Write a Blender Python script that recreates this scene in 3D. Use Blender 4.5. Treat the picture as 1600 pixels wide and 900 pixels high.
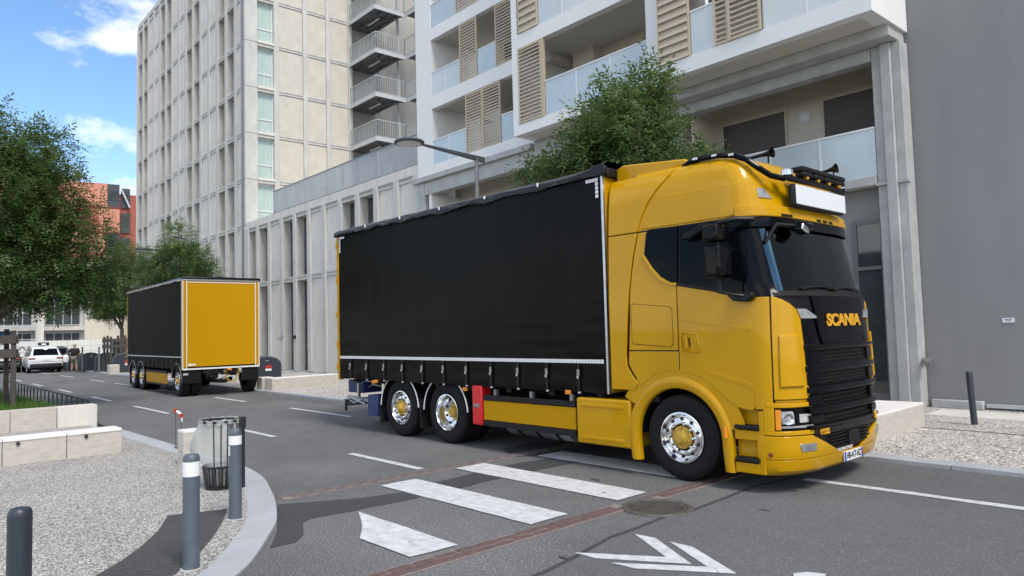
import bpy, bmesh, math, random
import numpy as np
from mathutils import Vector, Matrix, noise as mnoise

for o in list(bpy.data.objects):
    bpy.data.objects.remove(o)
SC = bpy.context.scene
COL = SC.collection
random.seed(7)
rad = math.radians

# ------------------------------------------------------------------ camera
CAM_Z = 1.84
FPX, YAW, PITCH, ROLL = 1126.15, -0.827549, 0.0597891, 0.0267204   # focal length in pixels of a 1600 px wide frame
cam_d = bpy.data.cameras.new('camera')
cam_d.sensor_width = 36.0
cam_d.lens = FPX / 1600 * 36.0
cam_d.clip_start = 0.1
cam_d.clip_end = 3000
cam = bpy.data.objects.new('camera', cam_d)
COL.objects.link(cam)
_f = Vector((math.sin(YAW) * math.cos(PITCH), math.cos(YAW) * math.cos(PITCH), math.sin(PITCH)))
_r = Vector((math.cos(YAW), -math.sin(YAW), 0))
_d = _f.cross(_r)
_r2 = _r * math.cos(ROLL) + _d * math.sin(ROLL)
_d2 = _d * math.cos(ROLL) - _r * math.sin(ROLL)
M = Matrix((_r2, -_d2, -_f)).transposed().to_4x4()
M.translation = (0, 0, CAM_Z)
cam.matrix_world = M
SC.camera = cam

# ------------------------------------------------------------------ sky and sun
SUN_EL, SUN_AZ = rad(52), rad(100)         # azimuth measured from +Y (the facades) towards +X
wd = bpy.data.worlds.new('World')
SC.world = wd
wd.use_nodes = True
nt = wd.node_tree
bgn = nt.nodes['Background']
sky = nt.nodes.new('ShaderNodeTexSky')
sky.sky_type = 'NISHITA'
sky.sun_disc = False
sky.sun_elevation = SUN_EL
sky.sun_rotation = SUN_AZ
sky.dust_density = 0.1
sky.ozone_density = 3.0
tc = nt.nodes.new('ShaderNodeTexCoord')
mp = nt.nodes.new('ShaderNodeMapping')
mp.inputs['Scale'].default_value = (1.0, 1.0, 1.9)
mp.inputs['Location'].default_value = (5.5, 0.4, 3.3)
nt.links.new(tc.outputs['Generated'], mp.inputs['Vector'])
n1 = nt.nodes.new('ShaderNodeTexNoise')
n1.inputs['Scale'].default_value = 2.3
n1.inputs['Detail'].default_value = 9
n1.inputs['Roughness'].default_value = 0.58
nt.links.new(mp.outputs['Vector'], n1.inputs['Vector'])
rp = nt.nodes.new('ShaderNodeValToRGB')
rp.color_ramp.elements[0].position = 0.468
rp.color_ramp.elements[1].position = 0.575
nt.links.new(n1.outputs['Fac'], rp.inputs['Fac'])
mx = nt.nodes.new('ShaderNodeMix')
mx.data_type = 'RGBA'
nt.links.new(rp.outputs['Color'], mx.inputs['Factor'])
hs = nt.nodes.new('ShaderNodeHueSaturation'); hs.inputs['Saturation'].default_value = 1.08; hs.inputs['Value'].default_value = 0.72
nt.links.new(sky.outputs['Color'], hs.inputs['Color'])
nt.links.new(hs.outputs['Color'], mx.inputs['A'])
mx.inputs['B'].default_value = (6.4, 6.0, 5.5, 1)
nt.links.new(mx.outputs['Result'], bgn.inputs['Color'])
bgn.inputs['Strength'].default_value = 0.11

sd = bpy.data.lights.new('sun', 'SUN')
sd.energy = 1.15
sd.angle = rad(20)
sd.color = (1.0, 0.92, 0.80)
sun = bpy.data.objects.new('sun', sd)
COL.objects.link(sun)
_s = Vector((math.sin(SUN_AZ) * math.cos(SUN_EL), math.cos(SUN_AZ) * math.cos(SUN_EL), math.sin(SUN_EL)))
sun.rotation_euler = _s.to_track_quat('Z', 'Y').to_euler()
sun.location = (10, 0, 40)

SC.view_settings.view_transform = 'Standard'
SC.view_settings.look = 'None'
SC.view_settings.exposure = 1.5
SC.view_settings.gamma = 1.0

# ------------------------------------------------------------------ helpers: turning photo pixels into places
def ray(px, py):
    return _r2 * ((px - 800) / FPX) + _d2 * ((py - 450) / FPX) + _f
def ground(px, py, z=0.0):
    d = ray(px, py)
    t = (z - CAM_Z) / d.z
    return (d.x * t, d.y * t)

# ------------------------------------------------------------------ helpers: objects
def tag(o, label=None, cat=None, group=None, kind=None):
    if label: o['label'] = label
    if cat: o['category'] = cat
    if group: o['group'] = group
    if kind: o['kind'] = kind
    return o
def thing(name, label, cat, loc=(0, 0, 0), rz=0.0, group=None):
    o = bpy.data.objects.new(name, None)
    o.empty_display_size = 0.3
    COL.objects.link(o)
    o.location = loc
    o.rotation_euler = (0, 0, rz)
    return tag(o, label, cat, group)
def link(name, me, mat, parent=None, kind=None):
    o = bpy.data.objects.new(name, me)
    COL.objects.link(o)
    if mat is not None and not me.materials:
        me.materials.append(mat)
    if parent: o.parent = parent
    if kind: o['kind'] = kind
    return o
def inst(src, parent=None, loc=None, rot=None, name=None):
    c = src.copy()
    COL.objects.link(c)
    if name: c.name = name
    if parent: c.parent = parent
    if loc is not None: c.location = loc
    if rot is not None: c.rotation_euler = rot
    for ch in src.children:
        inst(ch, c)
    return c

class MB:
    def __init__(s):
        s.v = []; s.f = []
    def box(s, x0, x1, y0, y1, z0, z1):
        b = len(s.v)
        s.v += [(x0, y0, z0), (x1, y0, z0), (x1, y1, z0), (x0, y1, z0), (x0, y0, z1), (x1, y0, z1), (x1, y1, z1), (x0, y1, z1)]
        s.f += [tuple(b + i for i in q) for q in ((3, 2, 1, 0), (4, 5, 6, 7), (0, 1, 5, 4), (1, 2, 6, 5), (2, 3, 7, 6), (3, 0, 4, 7))]
        return s
    def quad(s, *p):
        b = len(s.v); s.v += [tuple(q) for q in p]; s.f.append(tuple(range(b, b + len(p)))); return s
    def bar(s, p0, p1, w, h=None):
        """rectangular bar from p0 to p1"""
        h = h or w
        p0 = Vector(p0); p1 = Vector(p1); d = (p1 - p0).normalized()
        up = Vector((0, 0, 1)) if abs(d.z) < 0.95 else Vector((0, 1, 0))
        a = d.cross(up).normalized() * (w / 2); c = a.normalized().cross(d).normalized() * (h / 2)
        b = len(s.v)
        for p in (p0, p1):
            s.v += [tuple(p - a - c), tuple(p + a - c), tuple(p + a + c), tuple(p - a + c)]
        s.f += [tuple(b + i for i in q) for q in ((0, 1, 2, 3), (7, 6, 5, 4), (0, 4, 5, 1), (1, 5, 6, 2), (2, 6, 7, 3), (3, 7, 4, 0))]
        return s
    def tube(s, pts, r, n=8, caps=True):
        pts = [Vector(p) for p in pts]
        rs = r if isinstance(r, (list, tuple)) else [r] * len(pts)
        b = len(s.v); ref = None
        for i, p in enumerate(pts):
            d = (pts[min(i + 1, len(pts) - 1)] - pts[max(i - 1, 0)]).normalized()
            if ref is None:
                ref = d.orthogonal().normalized()
            a = (ref - d * ref.dot(d))
            a = a.normalized() if a.length > 1e-6 else d.orthogonal().normalized()
            ref = a; c = d.cross(a)
            for k in range(n):
                t = 2 * math.pi * k / n
                s.v.append(tuple(p + (a * math.cos(t) + c * math.sin(t)) * rs[i]))
        for i in range(len(pts) - 1):
            for k in range(n):
                k2 = (k + 1) % n
                s.f.append((b + i * n + k, b + i * n + k2, b + (i + 1) * n + k2, b + (i + 1) * n + k))
        if caps:
            s.f.append(tuple(b + k for k in reversed(range(n))))
            e = b + (len(pts) - 1) * n
            s.f.append(tuple(e + k for k in range(n)))
        return s
    def lathe(s, prof, c=(0, 0, 0), axis='z', n=32, close=False):
        """prof: (radius, height) pairs turned about an axis; for axis y height runs towards +y"""
        b = len(s.v); m = len(prof)
        for k in range(n):
            t = 2 * math.pi * k / n; ct, st = math.cos(t), math.sin(t)
            for r, h in prof:
                if axis == 'z': q = (c[0] + r * ct, c[1] + r * st, c[2] + h)
                elif axis == 'y': q = (c[0] + r * ct, c[1] + h, c[2] + r * st)
                else: q = (c[0] + h, c[1] + r * ct, c[2] + r * st)
                s.v.append(q)
        for k in range(n):
            k2 = (k + 1) % n
            for j in range(m - 1 + (1 if close else 0)):
                j2 = (j + 1) % m
                s.f.append((b + k * m + j, b + k2 * m + j, b + k2 * m + j2, b + k * m + j2))
        return s
    def prism(s, poly, fn0, fn1):
        """poly of 2-D points carried to two surfaces by fn0 and fn1, closed around"""
        b = len(s.v); n = len(poly)
        s.v += [tuple(fn0(*p)) for p in poly] + [tuple(fn1(*p)) for p in poly]
        s.f.append(tuple(b + i for i in range(n)))
        s.f.append(tuple(b + n + i for i in reversed(range(n))))
        for i in range(n):
            j = (i + 1) % n
            s.f.append((b + j, b + i, b + n + i, b + n + j))
        return s
    def slab(s, poly, z0, z1):
        return s.prism(poly, lambda x, y: (x, y, z1), lambda x, y: (x, y, z0))
    def xz(s, poly, y0, y1):
        return s.prism(poly, lambda x, z: (x, y0, z), lambda x, z: (x, y1, z))
    def grid(s, P, thick=None):
        """P[j][i] points; optional second layer thick[j][i]"""
        b = len(s.v); nj = len(P); ni = len(P[0])
        for row in P: s.v += [tuple(q) for q in row]
        for j in range(nj - 1):
            for i in range(ni - 1):
                s.f.append((b + j * ni + i, b + j * ni + i + 1, b + (j + 1) * ni + i + 1, b + (j + 1) * ni + i))
        if thick:
            c = len(s.v)
            for row in thick: s.v += [tuple(q) for q in row]
            for j in range(nj - 1):
                for i in range(ni - 1):
                    s.f.append((c + j * ni + i, c + (j + 1) * ni + i, c + (j + 1) * ni + i + 1, c + j * ni + i + 1))
            ring = [i for i in range(ni)] + [j * ni + ni - 1 for j in range(1, nj)] + [(nj - 1) * ni + i for i in range(ni - 2, -1, -1)] + [j * ni for j in range(nj - 2, 0, -1)]
            for k in range(len(ring)):
                a, d = ring[k], ring[(k + 1) % len(ring)]
                s.f.append((b + d, b + a, c + a, c + d))
        return s
    def mesh(s, name='m', smooth=False, angle=35):
        me = bpy.data.meshes.new(name)
        me.from_pydata(s.v, [], s.f)
        bm = bmesh.new(); bm.from_mesh(me)
        bmesh.ops.recalc_face_normals(bm, faces=bm.faces)
        bm.to_mesh(me); bm.free()
        if smooth:
            me.shade_smooth()
            me.set_sharp_from_angle(angle=rad(angle))
        return me
    def build(s, name, mat, parent=None, smooth=False, bevel=0, angle=35, kind=None, seg=2):
        o = link(name, s.mesh(name, smooth or bevel > 0, angle), mat, parent, kind)
        if bevel:
            m = o.modifiers.new('bevel', 'BEVEL')
            m.width = bevel; m.segments = seg; m.limit_method = 'ANGLE'; m.angle_limit = rad(40)
            m.harden_normals = False
        return o

def text_mesh(body, size, depth=0.004, bold=0.0, spacing=1.0, align='CENTER'):
    cu = bpy.data.curves.new('lettering', 'FONT')
    cu.body = body; cu.size = size; cu.extrude = depth; cu.offset = bold; cu.space_character = spacing
    cu.align_x = align; cu.align_y = 'CENTER'
    t = bpy.data.objects.new('lettering', cu)
    COL.objects.link(t)
    dg = bpy.context.evaluated_depsgraph_get()
    me = bpy.data.meshes.new_from_object(t.evaluated_get(dg))
    bpy.data.objects.remove(t)
    bpy.data.curves.remove(cu)
    return me

# ------------------------------------------------------------------ materials
MATS = {}
def mat(name, col, rough=0.5, metal=0.0, var=0.0, vs=2.0, bump=0.0, bs=40.0, coat=0.0, col2=None, stretch=None, spec=0.5, detail=6, emit=None, trans=0.0, alpha=1.0):
    if name in MATS: return MATS[name]
    m = bpy.data.materials.new(name); m.use_nodes = True
    t = m.node_tree; b = t.nodes['Principled BSDF']
    b.inputs['Roughness'].default_value = rough
    b.inputs['Metallic'].default_value = metal
    b.inputs['Coat Weight'].default_value = coat
    b.inputs['Coat Roughness'].default_value = 0.04
    b.inputs['Specular IOR Level'].default_value = spec
    if trans: b.inputs['Transmission Weight'].default_value = trans
    if alpha < 1: b.inputs['Alpha'].default_value = alpha
    c = (*col, 1)
    b.inputs['Base Color'].default_value = c
    if emit: b.inputs['Emission Color'].default_value = (*emit[:3], 1); b.inputs['Emission Strength'].default_value = emit[3]
    if var or bump:
        tcn = t.nodes.new('ShaderNodeTexCoord'); mpn = t.nodes.new('ShaderNodeMapping')
        t.links.new(tcn.outputs['Object'], mpn.inputs['Vector'])
        if stretch: mpn.inputs['Scale'].default_value = stretch
    if var:
        n = t.nodes.new('ShaderNodeTexNoise'); n.inputs['Scale'].default_value = vs; n.inputs['Detail'].default_value = detail
        n.inputs['Roughness'].default_value = 0.62
        t.links.new(mpn.outputs['Vector'], n.inputs['Vector'])
        r = t.nodes.new('ShaderNodeMapRange'); r.inputs['From Min'].default_value = 0.3; r.inputs['From Max'].default_value = 0.7
        t.links.new(n.outputs['Fac'], r.inputs['Value'])
        x = t.nodes.new('ShaderNodeMix'); x.data_type = 'RGBA'
        t.links.new(r.outputs['Result'], x.inputs['Factor'])
        lo = col2 if col2 else tuple(k * (1 - var) for k in col)
        x.inputs['A'].default_value = (*lo, 1); x.inputs['B'].default_value = (*[min(1, k * (1 + (0 if col2 else var))) for k in col], 1)
        t.links.new(x.outputs['Result'], b.inputs['Base Color'])
    if bump:
        n2 = t.nodes.new('ShaderNodeTexNoise'); n2.inputs['Scale'].default_value = bs; n2.inputs['Detail'].default_value = 5
        t.links.new(mpn.outputs['Vector'], n2.inputs['Vector'])
        bp = t.nodes.new('ShaderNodeBump'); bp.inputs['Strength'].default_value = bump; bp.inputs['Distance'].default_value = 0.02
        t.links.new(n2.outputs['Fac'], bp.inputs['Height']); t.links.new(bp.outputs['Normal'], b.inputs['Normal'])
    MATS[name] = m
    return m

def speckle(name, base, dark, light, scale, rough=0.85, big=0.12, bigscale=0.6, bump=0.3, cells=None, light_at=0.62, dark_at=0.4):
    """stone chippings: noise speckle over a slow stain, or pebbles from a cell texture"""
    m = bpy.data.materials.new(name); m.use_nodes = True
    t = m.node_tree; b = t.nodes['Principled BSDF']; b.inputs['Roughness'].default_value = rough
    tcn = t.nodes.new('ShaderNodeTexCoord')
    if cells:
        n = t.nodes.new('ShaderNodeTexVoronoi'); n.inputs['Scale'].default_value = cells
        t.links.new(tcn.outputs['Object'], n.inputs['Vector'])
        sep = t.nodes.new('ShaderNodeSeparateColor'); t.links.new(n.outputs['Color'], sep.inputs['Color'])
        fac = sep.outputs['Red']
        hgt = n.outputs['Distance']
    else:
        n = t.nodes.new('ShaderNodeTexNoise'); n.inputs['Scale'].default_value = scale; n.inputs['Detail'].default_value = 2; n.inputs['Roughness'].default_value = 0.8
        t.links.new(tcn.outputs['Object'], n.inputs['Vector'])
        fac = n.outputs['Fac']; hgt = n.outputs['Fac']
    r = t.nodes.new('ShaderNodeValToRGB')
    e = r.color_ramp.elements
    e[0].position = dark_at - 0.08; e[0].color = (*dark, 1)
    e[1].position = light_at + 0.1; e[1].color = (*light, 1)
    k = r.color_ramp.elements.new(dark_at + 0.05); k.color = (*base, 1)
    k = r.color_ramp.elements.new(light_at - 0.04); k.color = (*base, 1)
    t.links.new(fac, r.inputs['Fac'])
    s = t.nodes.new('ShaderNodeTexNoise'); s.inputs['Scale'].default_value = bigscale; s.inputs['Detail'].default_value = 7; s.inputs['Roughness'].default_value = 0.65
    t.links.new(tcn.outputs['Object'], s.inputs['Vector'])
    mr = t.nodes.new('ShaderNodeMapRange'); mr.inputs['From Min'].default_value = 0.3; mr.inputs['From Max'].default_value = 0.7
    mr.inputs['To Min'].default_value = 1 - big; mr.inputs['To Max'].default_value = 1 + big
    t.links.new(s.outputs['Fac'], mr.inputs['Value'])
    x = t.nodes.new('ShaderNodeVectorMath'); x.operation = 'SCALE'
    t.links.new(r.outputs['Color'], x.inputs[0]); t.links.new(mr.outputs['Result'], x.inputs['Scale'])
    t.links.new(x.outputs['Vector'], b.inputs['Base Color'])
    bp = t.nodes.new('ShaderNodeBump'); bp.inputs['Strength'].default_value = bump; bp.inputs['Distance'].default_value = 0.01
    t.links.new(hgt, bp.inputs['Height']); t.links.new(bp.outputs['Normal'], b.inputs['Normal'])
    MATS[name] = m
    return m

speckle('asphalt', (0.125, 0.127, 0.127), (0.030, 0.031, 0.031), (0.55, 0.55, 0.53), 55, big=0.24, bigscale=0.45)
speckle('asphalt_smooth', (0.112, 0.114, 0.119), (0.050, 0.052, 0.055), (0.32, 0.32, 0.32), 80, big=0.10, bigscale=0.5, bump=0.15)
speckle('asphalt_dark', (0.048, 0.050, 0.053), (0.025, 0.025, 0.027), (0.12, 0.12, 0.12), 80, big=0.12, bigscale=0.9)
speckle('pebble', (0.31, 0.295, 0.27), (0.12, 0.113, 0.102), (0.56, 0.54, 0.505), 0, cells=82, big=0.12, bigscale=0.7, bump=0.5, light_at=0.66, dark_at=0.3)
speckle('pebble_far', (0.42, 0.395, 0.36), (0.18, 0.17, 0.155), (0.70, 0.67, 0.62), 0, cells=45, big=0.10, bigscale=0.6, bump=0.4)
speckle('granite', (0.40, 0.42, 0.44), (0.20, 0.21, 0.23), (0.62, 0.64, 0.66), 120, big=0.10, bigscale=1.2, bump=0.1, rough=0.7)
mat('paint_white', (0.56, 0.57, 0.58), 0.75, var=0.22, vs=9, bump=0.2, bs=90, detail=10)
def wear(m, col, scale, lo, hi):
    t = m.node_tree; b = t.nodes['Principled BSDF']; old = b.inputs['Base Color'].links[0].from_socket
    c = t.nodes.new('ShaderNodeTexCoord'); n = t.nodes.new('ShaderNodeTexNoise'); n.inputs['Scale'].default_value = scale; n.inputs['Detail'].default_value = 10; n.inputs['Roughness'].default_value = 0.78
    t.links.new(c.outputs['Object'], n.inputs['Vector']); r = t.nodes.new('ShaderNodeMapRange'); r.inputs['From Min'].default_value = lo; r.inputs['From Max'].default_value = hi; t.links.new(n.outputs['Fac'], r.inputs['Value'])
    x = t.nodes.new('ShaderNodeMix'); x.data_type = 'RGBA'; t.links.new(r.outputs['Result'], x.inputs['Factor']); t.links.new(old, x.inputs['A']); x.inputs['B'].default_value = (*col, 1); t.links.new(x.outputs['Result'], b.inputs['Base Color'])
wear(MATS['paint_white'], (0.13, 0.13, 0.13), 5.5, 0.585, 0.66)
mat('brick_red', (0.118, 0.074, 0.070), 0.85, var=0.3, vs=14, bump=0.3, bs=60)
mat('mortar', (0.24, 0.20, 0.19), 0.9, var=0.2, vs=20)
mat('brick_worn', (0.135, 0.112, 0.107), 0.9, var=0.35, vs=6)
mat('iron', (0.13, 0.12, 0.11), 0.6, metal=0.5, var=0.3, vs=20, bump=0.3, bs=60)
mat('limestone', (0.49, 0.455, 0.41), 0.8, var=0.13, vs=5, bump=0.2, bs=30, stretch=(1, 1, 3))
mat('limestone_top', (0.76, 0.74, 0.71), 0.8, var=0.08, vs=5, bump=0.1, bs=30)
mat('concrete', (0.525, 0.52, 0.495), 0.85, var=0.14, vs=1.6, bump=0.15, bs=25, stretch=(1, 1, 0.35))
mat('concrete_raw', (0.41, 0.42, 0.42), 0.85, var=0.15, vs=2.2, bump=0.25, bs=20)
mat('concrete_pale', (0.64, 0.62, 0.575), 0.85, var=0.10, vs=2.0, bump=0.12, bs=30, stretch=(1, 1, 0.3))
mat('panel_beige', (0.565, 0.53, 0.46), 0.85, var=0.08, vs=1.5, bump=0.1, bs=30)
mat('render_white', (0.78, 0.79, 0.785), 0.8, var=0.03, vs=1.2, bump=0.06, bs=60)
mat('render_beige', (0.66, 0.60, 0.51), 0.85, var=0.05, vs=1.5, bump=0.05, bs=60)
mat('render_ceiling', (0.62, 0.59, 0.54), 0.9, var=0.04, vs=1.5)
mat('shutter_tan', (0.50, 0.42, 0.31), 0.55, var=0.04, vs=3)
mat('blind_brown', (0.105, 0.095, 0.088), 0.6, var=0.05, vs=6)
mat('grey_wall', (0.245, 0.248, 0.254), 0.8, var=0.07, vs=1.4, bump=0.04, bs=80, stretch=(1, 1, 0.18))
mat('grey_door', (0.14, 0.145, 0.15), 0.5)
mat('galvanised', (0.56, 0.58, 0.60), 0.5, metal=0.25, var=0.12, vs=6)
mat('galvanised_dark', (0.20, 0.21, 0.22), 0.5, metal=0.5, var=0.15, vs=6)
mat('alu_white', (0.75, 0.76, 0.77), 0.35)
mat('anthracite', (0.055, 0.062, 0.072), 0.45, var=0.08, vs=8, bump=0.02, bs=120)
mat('bollard_grey', (0.088, 0.112, 0.138), 0.42, var=0.14, vs=7, bump=0.03, bs=90)
mat('bollard_dark', (0.030, 0.038, 0.052), 0.4, var=0.14, vs=7)
mat('wood_dark', (0.075, 0.065, 0.06), 0.8, var=0.25, vs=8, bump=0.3, bs=30, stretch=(3, 3, 0.4))
mat('yellow_paint', (0.545, 0.288, 0.0), 0.30, coat=0.42, var=0.03, vs=3, spec=0.15)
mat('yellow_flat', (0.48, 0.248, 0.001), 0.45, var=0.03, vs=0.9, spec=0.12)
mat('yellow_hub', (0.50, 0.32, 0.04), 0.5, var=0.25, vs=14)
mat('black_gloss', (0.004, 0.004, 0.005), 0.10, spec=0.16)
mat('black_satin', (0.009, 0.009, 0.010), 0.38, spec=0.25)
mat('black_plastic', (0.013, 0.013, 0.014), 0.6, bump=0.05, bs=200, spec=0.25)
mat('chassis_black', (0.011, 0.011, 0.012), 0.55, var=0.3, vs=9, spec=0.2)
mat('curtain', (0.0055, 0.0049, 0.0045), 0.33, var=0.2, vs=1.2, bump=0.06, bs=150, spec=0.09)
mat('curtain_green', (0.0095, 0.0105, 0.0082), 0.6, var=0.12, vs=1.2, spec=0.05)
mat('tarp', (0.010, 0.010, 0.011), 0.25, bump=0.3, bs=9, spec=0.3)
mat('tyre', (0.011, 0.011, 0.012), 0.7, var=0.25, vs=18, bump=0.1, bs=60, spec=0.2)
mat('chrome', (0.80, 0.81, 0.82), 0.16, metal=1.0)
mat('steel', (0.55, 0.56, 0.57), 0.32, metal=0.9, var=0.12, vs=8)
mat('steel_dirty', (0.28, 0.28, 0.28), 0.5, metal=0.6, var=0.3, vs=10)
mat('tape_white', (0.72, 0.73, 0.74), 0.45)
mat('amber', (0.75, 0.26, 0.01), 0.25, coat=0.5)
mat('red_plastic', (0.62, 0.006, 0.012), 0.35, coat=0.3)
mat('red_paint', (0.45, 0.02, 0.02), 0.5)
mat('blue_box', (0.012, 0.028, 0.115), 0.4, var=0.1, vs=6)
mat('plate_white', (0.78, 0.79, 0.80), 0.4)
mat('plate_blue', (0.02, 0.06, 0.35), 0.4)
mat('letter_black', (0.01, 0.01, 0.012), 0.5)
mat('lettering_gold', (0.72, 0.36, 0.02), 0.35)
mat('lamp_glass', (0.80, 0.82, 0.84), 0.12, metal=0.75, var=0.3, vs=25)
mat('sign_light', (0.80, 0.83, 0.88), 0.25, coat=0.3)
mat('glass_dark', (0.004, 0.005, 0.006), 0.04, spec=0.10)
mat('glass_window', (0.05, 0.06, 0.065), 0.06, spec=0.8, var=0.3, vs=0.8)
mat('curtain_pale', (0.42, 0.52, 0.47), 0.18, spec=0.7, var=0.22, vs=3.5, stretch=(6, 6, 0.3))
mat('frosted_glass', (0.50, 0.58, 0.61), 0.16, spec=0.7, var=0.07, vs=0.8, coat=0.6)
mat('leaf_soil', (0.06, 0.045, 0.03), 0.9)
mat('bark', (0.13, 0.105, 0.085), 0.9, var=0.3, vs=9, bump=0.5, bs=30, stretch=(2, 2, 0.4))
mat('plastic_black', (0.014, 0.015, 0.018), 0.45)
mat('car_white', (0.72, 0.74, 0.76), 0.25, coat=0.6)
mat('car_dark', (0.02, 0.026, 0.024), 0.25, coat=0.6)
mat('skin', (0.45, 0.27, 0.2), 0.6)
mat('cloth_black', (0.012, 0.012, 0.014), 0.9)
mat('cloth_grey', (0.20, 0.185, 0.165), 0.9)
mat('hair_grey', (0.35, 0.32, 0.30), 0.9)
mat('hoarding_white', (0.70, 0.71, 0.70), 0.6, var=0.05, vs=1)
mat('red_cladding', (0.33, 0.088, 0.058), 0.6, var=0.10, vs=1.2)
mat('orange_cladding', (0.58, 0.24, 0.16), 0.6, var=0.05, vs=1)
mat('dark_red', (0.22, 0.035, 0.03), 0.6)

def m_glass(name, tint, fac, rough=0.03):
    m = bpy.data.materials.new(name); m.use_nodes = True
    t = m.node_tree; t.nodes.clear()
    o = t.nodes.new('ShaderNodeOutputMaterial'); x = t.nodes.new('ShaderNodeMixShader')
    tr = t.nodes.new('ShaderNodeBsdfTransparent'); tr.inputs['Color'].default_value = (*tint, 1)
    g = t.nodes.new('ShaderNodeBsdfGlossy'); g.inputs['Roughness'].default_value = rough; g.inputs['Color'].default_value = (0.9, 0.93, 0.95, 1)
    fr = t.nodes.new('ShaderNodeFresnel'); fr.inputs['IOR'].default_value = 1.5
    ad = t.nodes.new('ShaderNodeMath'); ad.operation = 'ADD'; ad.inputs[1].default_value = fac; ad.use_clamp = True
    t.links.new(fr.outputs['Fac'], ad.inputs[0]); t.links.new(ad.outputs[0], x.inputs['Fac'])
    t.links.new(tr.outputs[0], x.inputs[1]); t.links.new(g.outputs[0], x.inputs[2]); t.links.new(x.outputs[0], o.inputs['Surface'])
    MATS[name] = m
m_glass('windscreen', (0.62, 0.70, 0.66), 0.03)
m_glass('clear_bag', (0.92, 0.93, 0.92), 0.05, 0.25)
_t = MATS['clear_bag'].node_tree; _x = _t.nodes.new('ShaderNodeMixShader'); _x.inputs['Fac'].default_value = 0.40
_dd = _t.nodes.new('ShaderNodeBsdfDiffuse'); _dd.inputs['Color'].default_value = (0.62, 0.63, 0.61, 1)
_o = [n for n in _t.nodes if n.type == 'OUTPUT_MATERIAL'][0]; _l = _o.inputs['Surface'].links[0].from_socket
_t.links.new(_l, _x.inputs[1]); _t.links.new(_dd.outputs[0], _x.inputs[2]); _t.links.new(_x.outputs[0], _o.inputs['Surface'])

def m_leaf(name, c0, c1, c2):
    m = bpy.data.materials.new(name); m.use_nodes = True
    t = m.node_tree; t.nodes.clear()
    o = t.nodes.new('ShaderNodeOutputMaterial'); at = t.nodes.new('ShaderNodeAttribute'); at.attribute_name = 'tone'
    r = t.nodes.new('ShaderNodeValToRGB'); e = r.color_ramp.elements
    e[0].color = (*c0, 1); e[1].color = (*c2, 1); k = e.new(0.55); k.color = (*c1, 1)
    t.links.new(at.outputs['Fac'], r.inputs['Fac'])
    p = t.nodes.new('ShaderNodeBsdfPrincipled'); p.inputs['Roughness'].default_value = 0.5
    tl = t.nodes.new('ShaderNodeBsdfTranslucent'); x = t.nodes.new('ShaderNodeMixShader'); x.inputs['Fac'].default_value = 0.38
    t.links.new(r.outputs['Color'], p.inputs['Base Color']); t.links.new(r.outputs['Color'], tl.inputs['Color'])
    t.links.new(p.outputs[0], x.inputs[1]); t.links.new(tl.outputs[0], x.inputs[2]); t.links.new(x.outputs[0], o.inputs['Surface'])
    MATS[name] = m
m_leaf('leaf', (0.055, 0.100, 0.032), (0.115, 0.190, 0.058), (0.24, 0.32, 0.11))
m_leaf('leaf_dark', (0.048, 0.090, 0.026), (0.098, 0.165, 0.045), (0.20, 0.27, 0.08))
m_leaf('grass', (0.06, 0.13, 0.02), (0.10, 0.20, 0.03), (0.17, 0.27, 0.05))
K = MATS
# ================================================================== GROUND
def sheet(name, poly, z, m, kind='structure', thick=0.2):
    return MB().slab(poly, z - thick, z).build(name, K[m], kind=kind)
g = MB()
g.quad((-600, -400, -0.06), (500, -400, -0.06), (500, 600, -0.06), (-600, 600, -0.06))
g.build('ground', K['asphalt'], kind='structure')
# near plaza of exposed pebbles with its granite kerb
OUT = [(-17, 4.2), (-15, 4.2), (-13.4, 4.2), (-12, 4.2), (-11.2, 4.2), (-10.6, 4.195), (-9.98, 4.15), (-9.2, 4.0), (-8.37, 3.73), (-7.9, 3.56), (-7.42, 3.36), (-6.95, 3.14), (-6.54, 2.88), (-6.1, 2.59), (-5.72, 2.29), (-5.3, 1.8), (-5.0, 1.3), (-4.6, 0), (-4.5, -8)]
def smooth_line(pl, n=4):
    out = []
    for i in range(len(pl) - 1):
        p0, p1, p2, p3 = (Vector(pl[max(i - 1, 0)]), Vector(pl[i]), Vector(pl[i + 1]), Vector(pl[min(i + 2, len(pl) - 1)]))
        for k in range(n):
            t = k / n
            q = 0.5 * ((2 * p1) + (p2 - p0) * t + (2 * p0 - 5 * p1 + 4 * p2 - p3) * t * t + (3 * p1 - p0 - 3 * p2 + p3) * t ** 3)
            out.append((q.x, q.y))
    out.append(tuple(pl[-1])); return out
OS = smooth_line(OUT)
def inset_line(pl, d):
    r = []
    for i in range(len(pl)):
        a = Vector(pl[max(i - 1, 0)]); b = Vector(pl[min(i + 1, len(pl) - 1)])
        t = (b - a).normalized(); n = Vector((t.y, -t.x))       # towards the plaza (right of travel)
        r.append((pl[i][0] + n.x * d, pl[i][1] + n.y * d))
    return r
sheet('road', [(-140, 4.2 + 2.2), (-66, 5.4), (-30, 4.35), *[(-17.02, 4.18)], *OS, (30, -8), (30, 9.2), (-2.24, 9.96), (-18, 10.2), (-24, 10.32), (-66, 11.4), (-140, 13)], 0.0, 'asphalt')
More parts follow.
